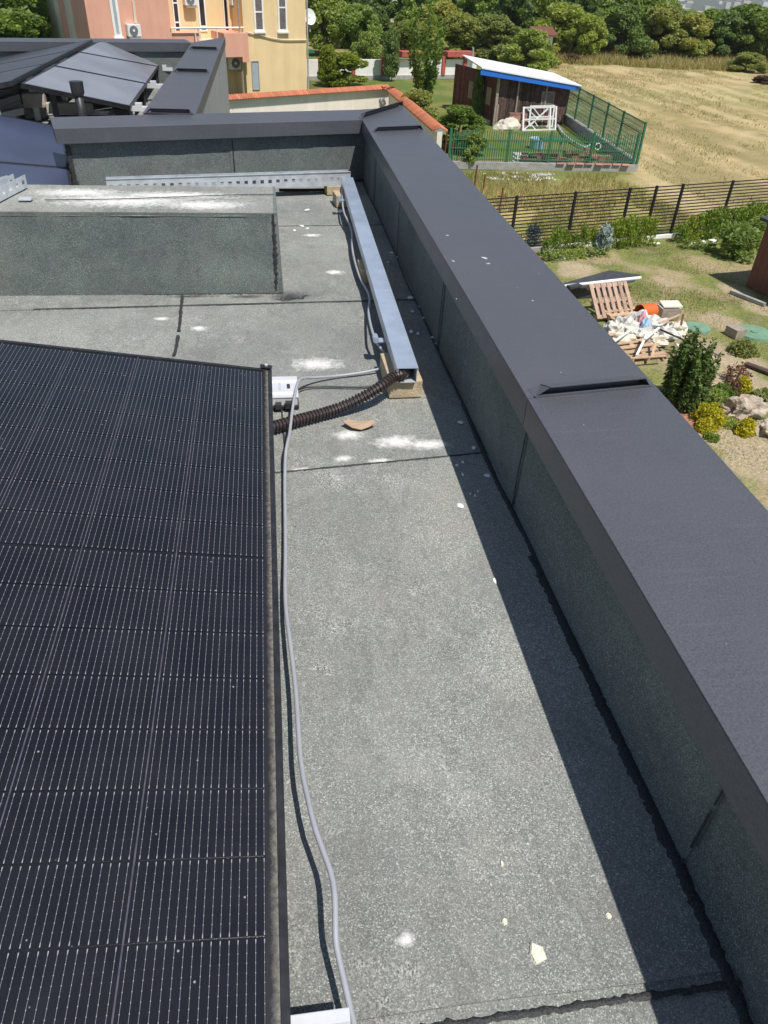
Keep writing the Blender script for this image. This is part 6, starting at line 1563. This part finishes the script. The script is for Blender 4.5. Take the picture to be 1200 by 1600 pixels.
# lids, block, plank
for (px, py, r, lb) in ((1088, 514, .33, 'round green plastic manhole lid, left of two in the garden'), (1178, 522, .46, 'larger round green manhole lid, right of two in the garden')):
    g = at(px, py); t = thing('manhole_lid', lb, 'manhole lid', tuple(g), group='green manhole lids')
    mb = MB(); mb.cyl((0, 0, 0), r, .06, 24, r*.97); mb.build('lid', M['manhole'], t, local=True); mb = MB(); mb.cyl((0, 0, .0602), r*.2, .02, 12); mb.build('hub', M['manhole'], t, local=True)
g = at(1147, 525); block('clay_block', 'small brown clay block on the sand between the two green lids', 'block', g[0]-.16, g[0]+.16, g[1]-.18, g[1]+.18, .01, .22, M['grey_wood'], .3)
mb = MB(); mb.beam(at(1165, 568, .06), at(1225, 590, .06), .16, .05); tag(mb.build('old_plank', M['plank'], None), 'old brown plank lying on the sand at the right photo edge', 'plank')
mb = MB(); mb.beam(at(1104, 545, .03), at(1128, 556, .03), .10, .03); tag(mb.build('thin_plank', M['grey_wood'], None), 'thin grey plank on the sand right of the dark conifer', 'plank')
mb = MB(); mb.beam(at(1142, 455, .05), at(1195, 476, .05), .10, .08); tag(mb.build('path_kerb', M['grey_stone'], None), 'grey kerb strip running to the brown shed corner', 'kerb')
# brown garden shed, only its corner in the picture
e0, e1 = at(1165, 447), at(1205, 468)
bd = e1-e0; bd /= np.linalg.norm(bd); bnn = np.array([-bd[1], bd[0], 0])
if bnn[1] < 0: bnn = -bnn
t = thing('brown_shed', 'dark brown clad shed corner at the right photo edge', 'shed', tuple(e0))
zt_ = gdir(1196, 346, e0[1])[2]
nb_ = 12
for i in range(nb_):
    a_, b_ = e0+bd*(3.0*i/nb_+.004), e0+bd*(3.0*(i+1)/nb_-.004); mb = MB(); q4 = [a_, b_, b_+bnn*.03, a_+bnn*.03]; mb.hexa(q4, [p+np.array([0, 0, zt_]) for p in q4]); mb.build('board', M['brown_wall'], t)
mb = MB(); q4 = [e0+bnn*.031+bd*.01, e0+bd*3+bnn*.031, e0+bd*3+bnn*2.4, e0+bnn*2.4+bd*.01]; mb.hexa(q4, [p+np.array([0, 0, zt_]) for p in q4]); mb.build('inner_wall', M['brown_wall'], t)
mb = MB(); q4 = [e0-bd*.15-bnn*.15, e0+bd*3.2-bnn*.15, e0+bd*3.2+bnn*2.6, e0-bd*.15+bnn*2.6]; q4 = [p+np.array([0, 0, zt_+.002]) for p in q4]; mb.hexa(q4, [p+np.array([0, 0, .08]) for p in q4]); mb.build('roof', M['dark_board'], t)
for k, (px, py) in enumerate(((1194, 362), (1184, 385))):
    q = e0-bd*.03+bnn*(.2+.9*k)+np.array([0, 0, zt_-.25-.2*k]); mb = MB(); mb.tube([q, q-bd*.10], [.07, .05], 10); mb.build('outside_lamp', M['white'], t)
# conifer, golden shrubs, rocks
g = at(1062, 636); t = thing('dark_conifer', 'dense dark green upright conifer standing before the rubbish heap', 'conifer', tuple(g))
hh = gdir(1070, 520, g[1])[2]; r_ = random.Random(12); bl = []
for i in range(70):
    a = r_.random()*6.28; q = .45*r_.random()**.55; l = hh*(.60+.42*r_.random())*(1-.35*(q/.45)**2)
    sx = .55+.25*r_.random()
    for k in range(7):
        s = (k+1)/7; bl.append((math.cos(a)*q*(sx+(1-sx)*s)*1.05, math.sin(a)*q*(sx+(1-sx)*s)*1.05, .08+l*s*.95, .085*(1.25-.8*s), .085*(1.25-.8*s), .15))
link_mesh('crown', crown_mesh('crown', bl, 16000, .045, L['cypress'], 6, 0, 2.2, .9), t, local=True)
mb = MB(); mb.tube([(0, 0, 0), (0, 0, .9)], [.07, .03], 7); mb.build('trunk', M['bark'], t, local=True)
def dome(px, py, w, h, mat, label, seed, name='golden_shrub', n=2600, leaf=.03):
    g = at(px, py); t = thing(name, label, 'shrub', tuple(g)); bl = []; r = random.Random(seed)
    for i in range(44):
        a = i*2.4; e = math.acos(1-(i+.5)/44*.95); q = w/2*math.sin(e)*.80*r.uniform(.8, 1.15)
        bl.append((q*math.cos(a), q*math.sin(a), max(.04, h*.82*math.cos(e)*r.uniform(.8, 1.12)), w*r.uniform(.09, .18), w*r.uniform(.09, .18), w*r.uniform(.08, .17)))
    link_mesh('foliage', crown_mesh('foliage', bl, n, leaf, L[mat], seed, 0, 1.7, .85), t, local=True)
    mb = MB(); mb.tube([(0, 0, 0), (0, 0, h*.5)], [.03, .01], 6); mb.build('stem', M['bark'], t, local=True)
dome(1104, 662, .62, .46, 'yellow', 'larger golden dome shrub nearest the dark conifer', 1)
dome(1100, 672, .36, .24, 'yellow', 'low golden shrub tucked under the larger golden dome', 2)
dome(1163, 678, .34, .34, 'yellow', 'small golden dome shrub below the pale rock', 3)
dome(1158, 610, .40, .32, 'yellow', 'golden shrub beside the red-leaved bush', 4)
dome(1150, 596, .60, .42, 'red', 'sparse red-leaved bush above the golden shrub', 5, 'red_bush', 330, .042)
dome(1140, 618, .40, .42, 'red', 'thin dark red twiggy bush left of the golden shrub', 15, 'red_bush', 300, .045)
dome(1116, 628, .60, .26, 'mid', 'low green cushion plant right of the dark conifer', 6, 'green_cushion', 1500, .045)
dome(1130, 620, .50, .30, 'bright', 'fresh green cushion plant above the pale rock', 7, 'green_cushion', 900, .05)
dome(1192, 628, .55, .25, 'olive', 'tuft of green leaves right of the pale rock at the photo edge', 8, 'green_tuft', 600, .06)
dome(1140, 664, .40, .08, 'mid', 'flat green creeper under the pale rock', 9, 'creeper', 700, .035)
dome(1160, 552, .62, .30, 'olive', 'grassy tuft on the sand below the right green lid', 10, 'grass_tuft', 900, .05)
dome(1112, 686, .30, .10, 'bright', 'tiny green creeper below the larger golden dome', 13, 'creeper', 300, .035)
for i, (px, py, rx, ry, rz, lb) in enumerate([(1160, 648, .42, .24, .30, 'large pale weathered rock between the golden shrubs'), (1198, 676, .30, .22, .20, 'second pale rock cut by the right photo edge'), (1142, 636, .16, .12, .10, 'small pale rock left of the large one')]):
    g = at(px, py); lump('rock', lb, 'rock', (g[0], g[1], 0), rx, ry, rz, M['rock'], i+31, 4, .42, None, 1.9, True)
g0 = at(1078, 650); lump('mulch_bed', 'patch of terracotta mulch at the foot of the dark conifer', 'mulch', (g0[0], g0[1], -.02), .85, .55, .05, M['mulch'], 4, 4, .35)
for i in range(26):
    px, py = 1112+86*(i+rg.uniform(0, .8))/26, rg.uniform(650, 720); g = at(px, py)
    lump('pebble', 'small pebble in the rockery bed, %s from the left' % ORD[i], 'pebble', (g[0], g[1], 0), .03, .025, .02, M['rock'], 50+i, 1, .3, 'pebbles in the rockery bed')

# ================================================================== FAR TOWN IN THE VALLEY
r = np.random.default_rng(44); mbs = {k: MB() for k in range(3)}
for i in range(1500):
    az = math.radians(r.uniform(-8, 48)); ds = r.uniform(2300, 6200); x, y = math.sin(az)*ds, math.cos(az)*ds
    z = float(terrain(np.array([x]), np.array([y]))[0]); w, d, h = r.uniform(8, 34), r.uniform(8, 20), r.uniform(5, 20)
    mbs[int(r.integers(0, 3))].box(x-w/2, x+w/2, y-d/2, y+d/2, z-2, z+h)
for k, mt_ in ((0, 'white'), (1, 'cream'), (2, 'grey_stone')):
    tag(mbs[k].build('distant_town', M[mt_], None), kind='stuff')

# ---- thin summer haze over the valley
hz = MB(); hz.box(-5800, 8800, -250, 11500, -140, 620)
hm = bpy.data.materials.new('haze'); hm.use_nodes = True; hn_t = hm.node_tree
hn_t.nodes.remove(hn_t.nodes['Principled BSDF'])
pv = hn_t.nodes.new('ShaderNodeVolumePrincipled'); pv.inputs['Color'].default_value = (0.78, 0.86, 1.0, 1); pv.inputs['Density'].default_value = 0.0002; pv.inputs['Anisotropy'].default_value = 0.2
hn_t.links.new(pv.outputs[0], hn_t.nodes['Material Output'].inputs['Volume'])
tag(hz.build('haze', hm, None), kind='stuff')
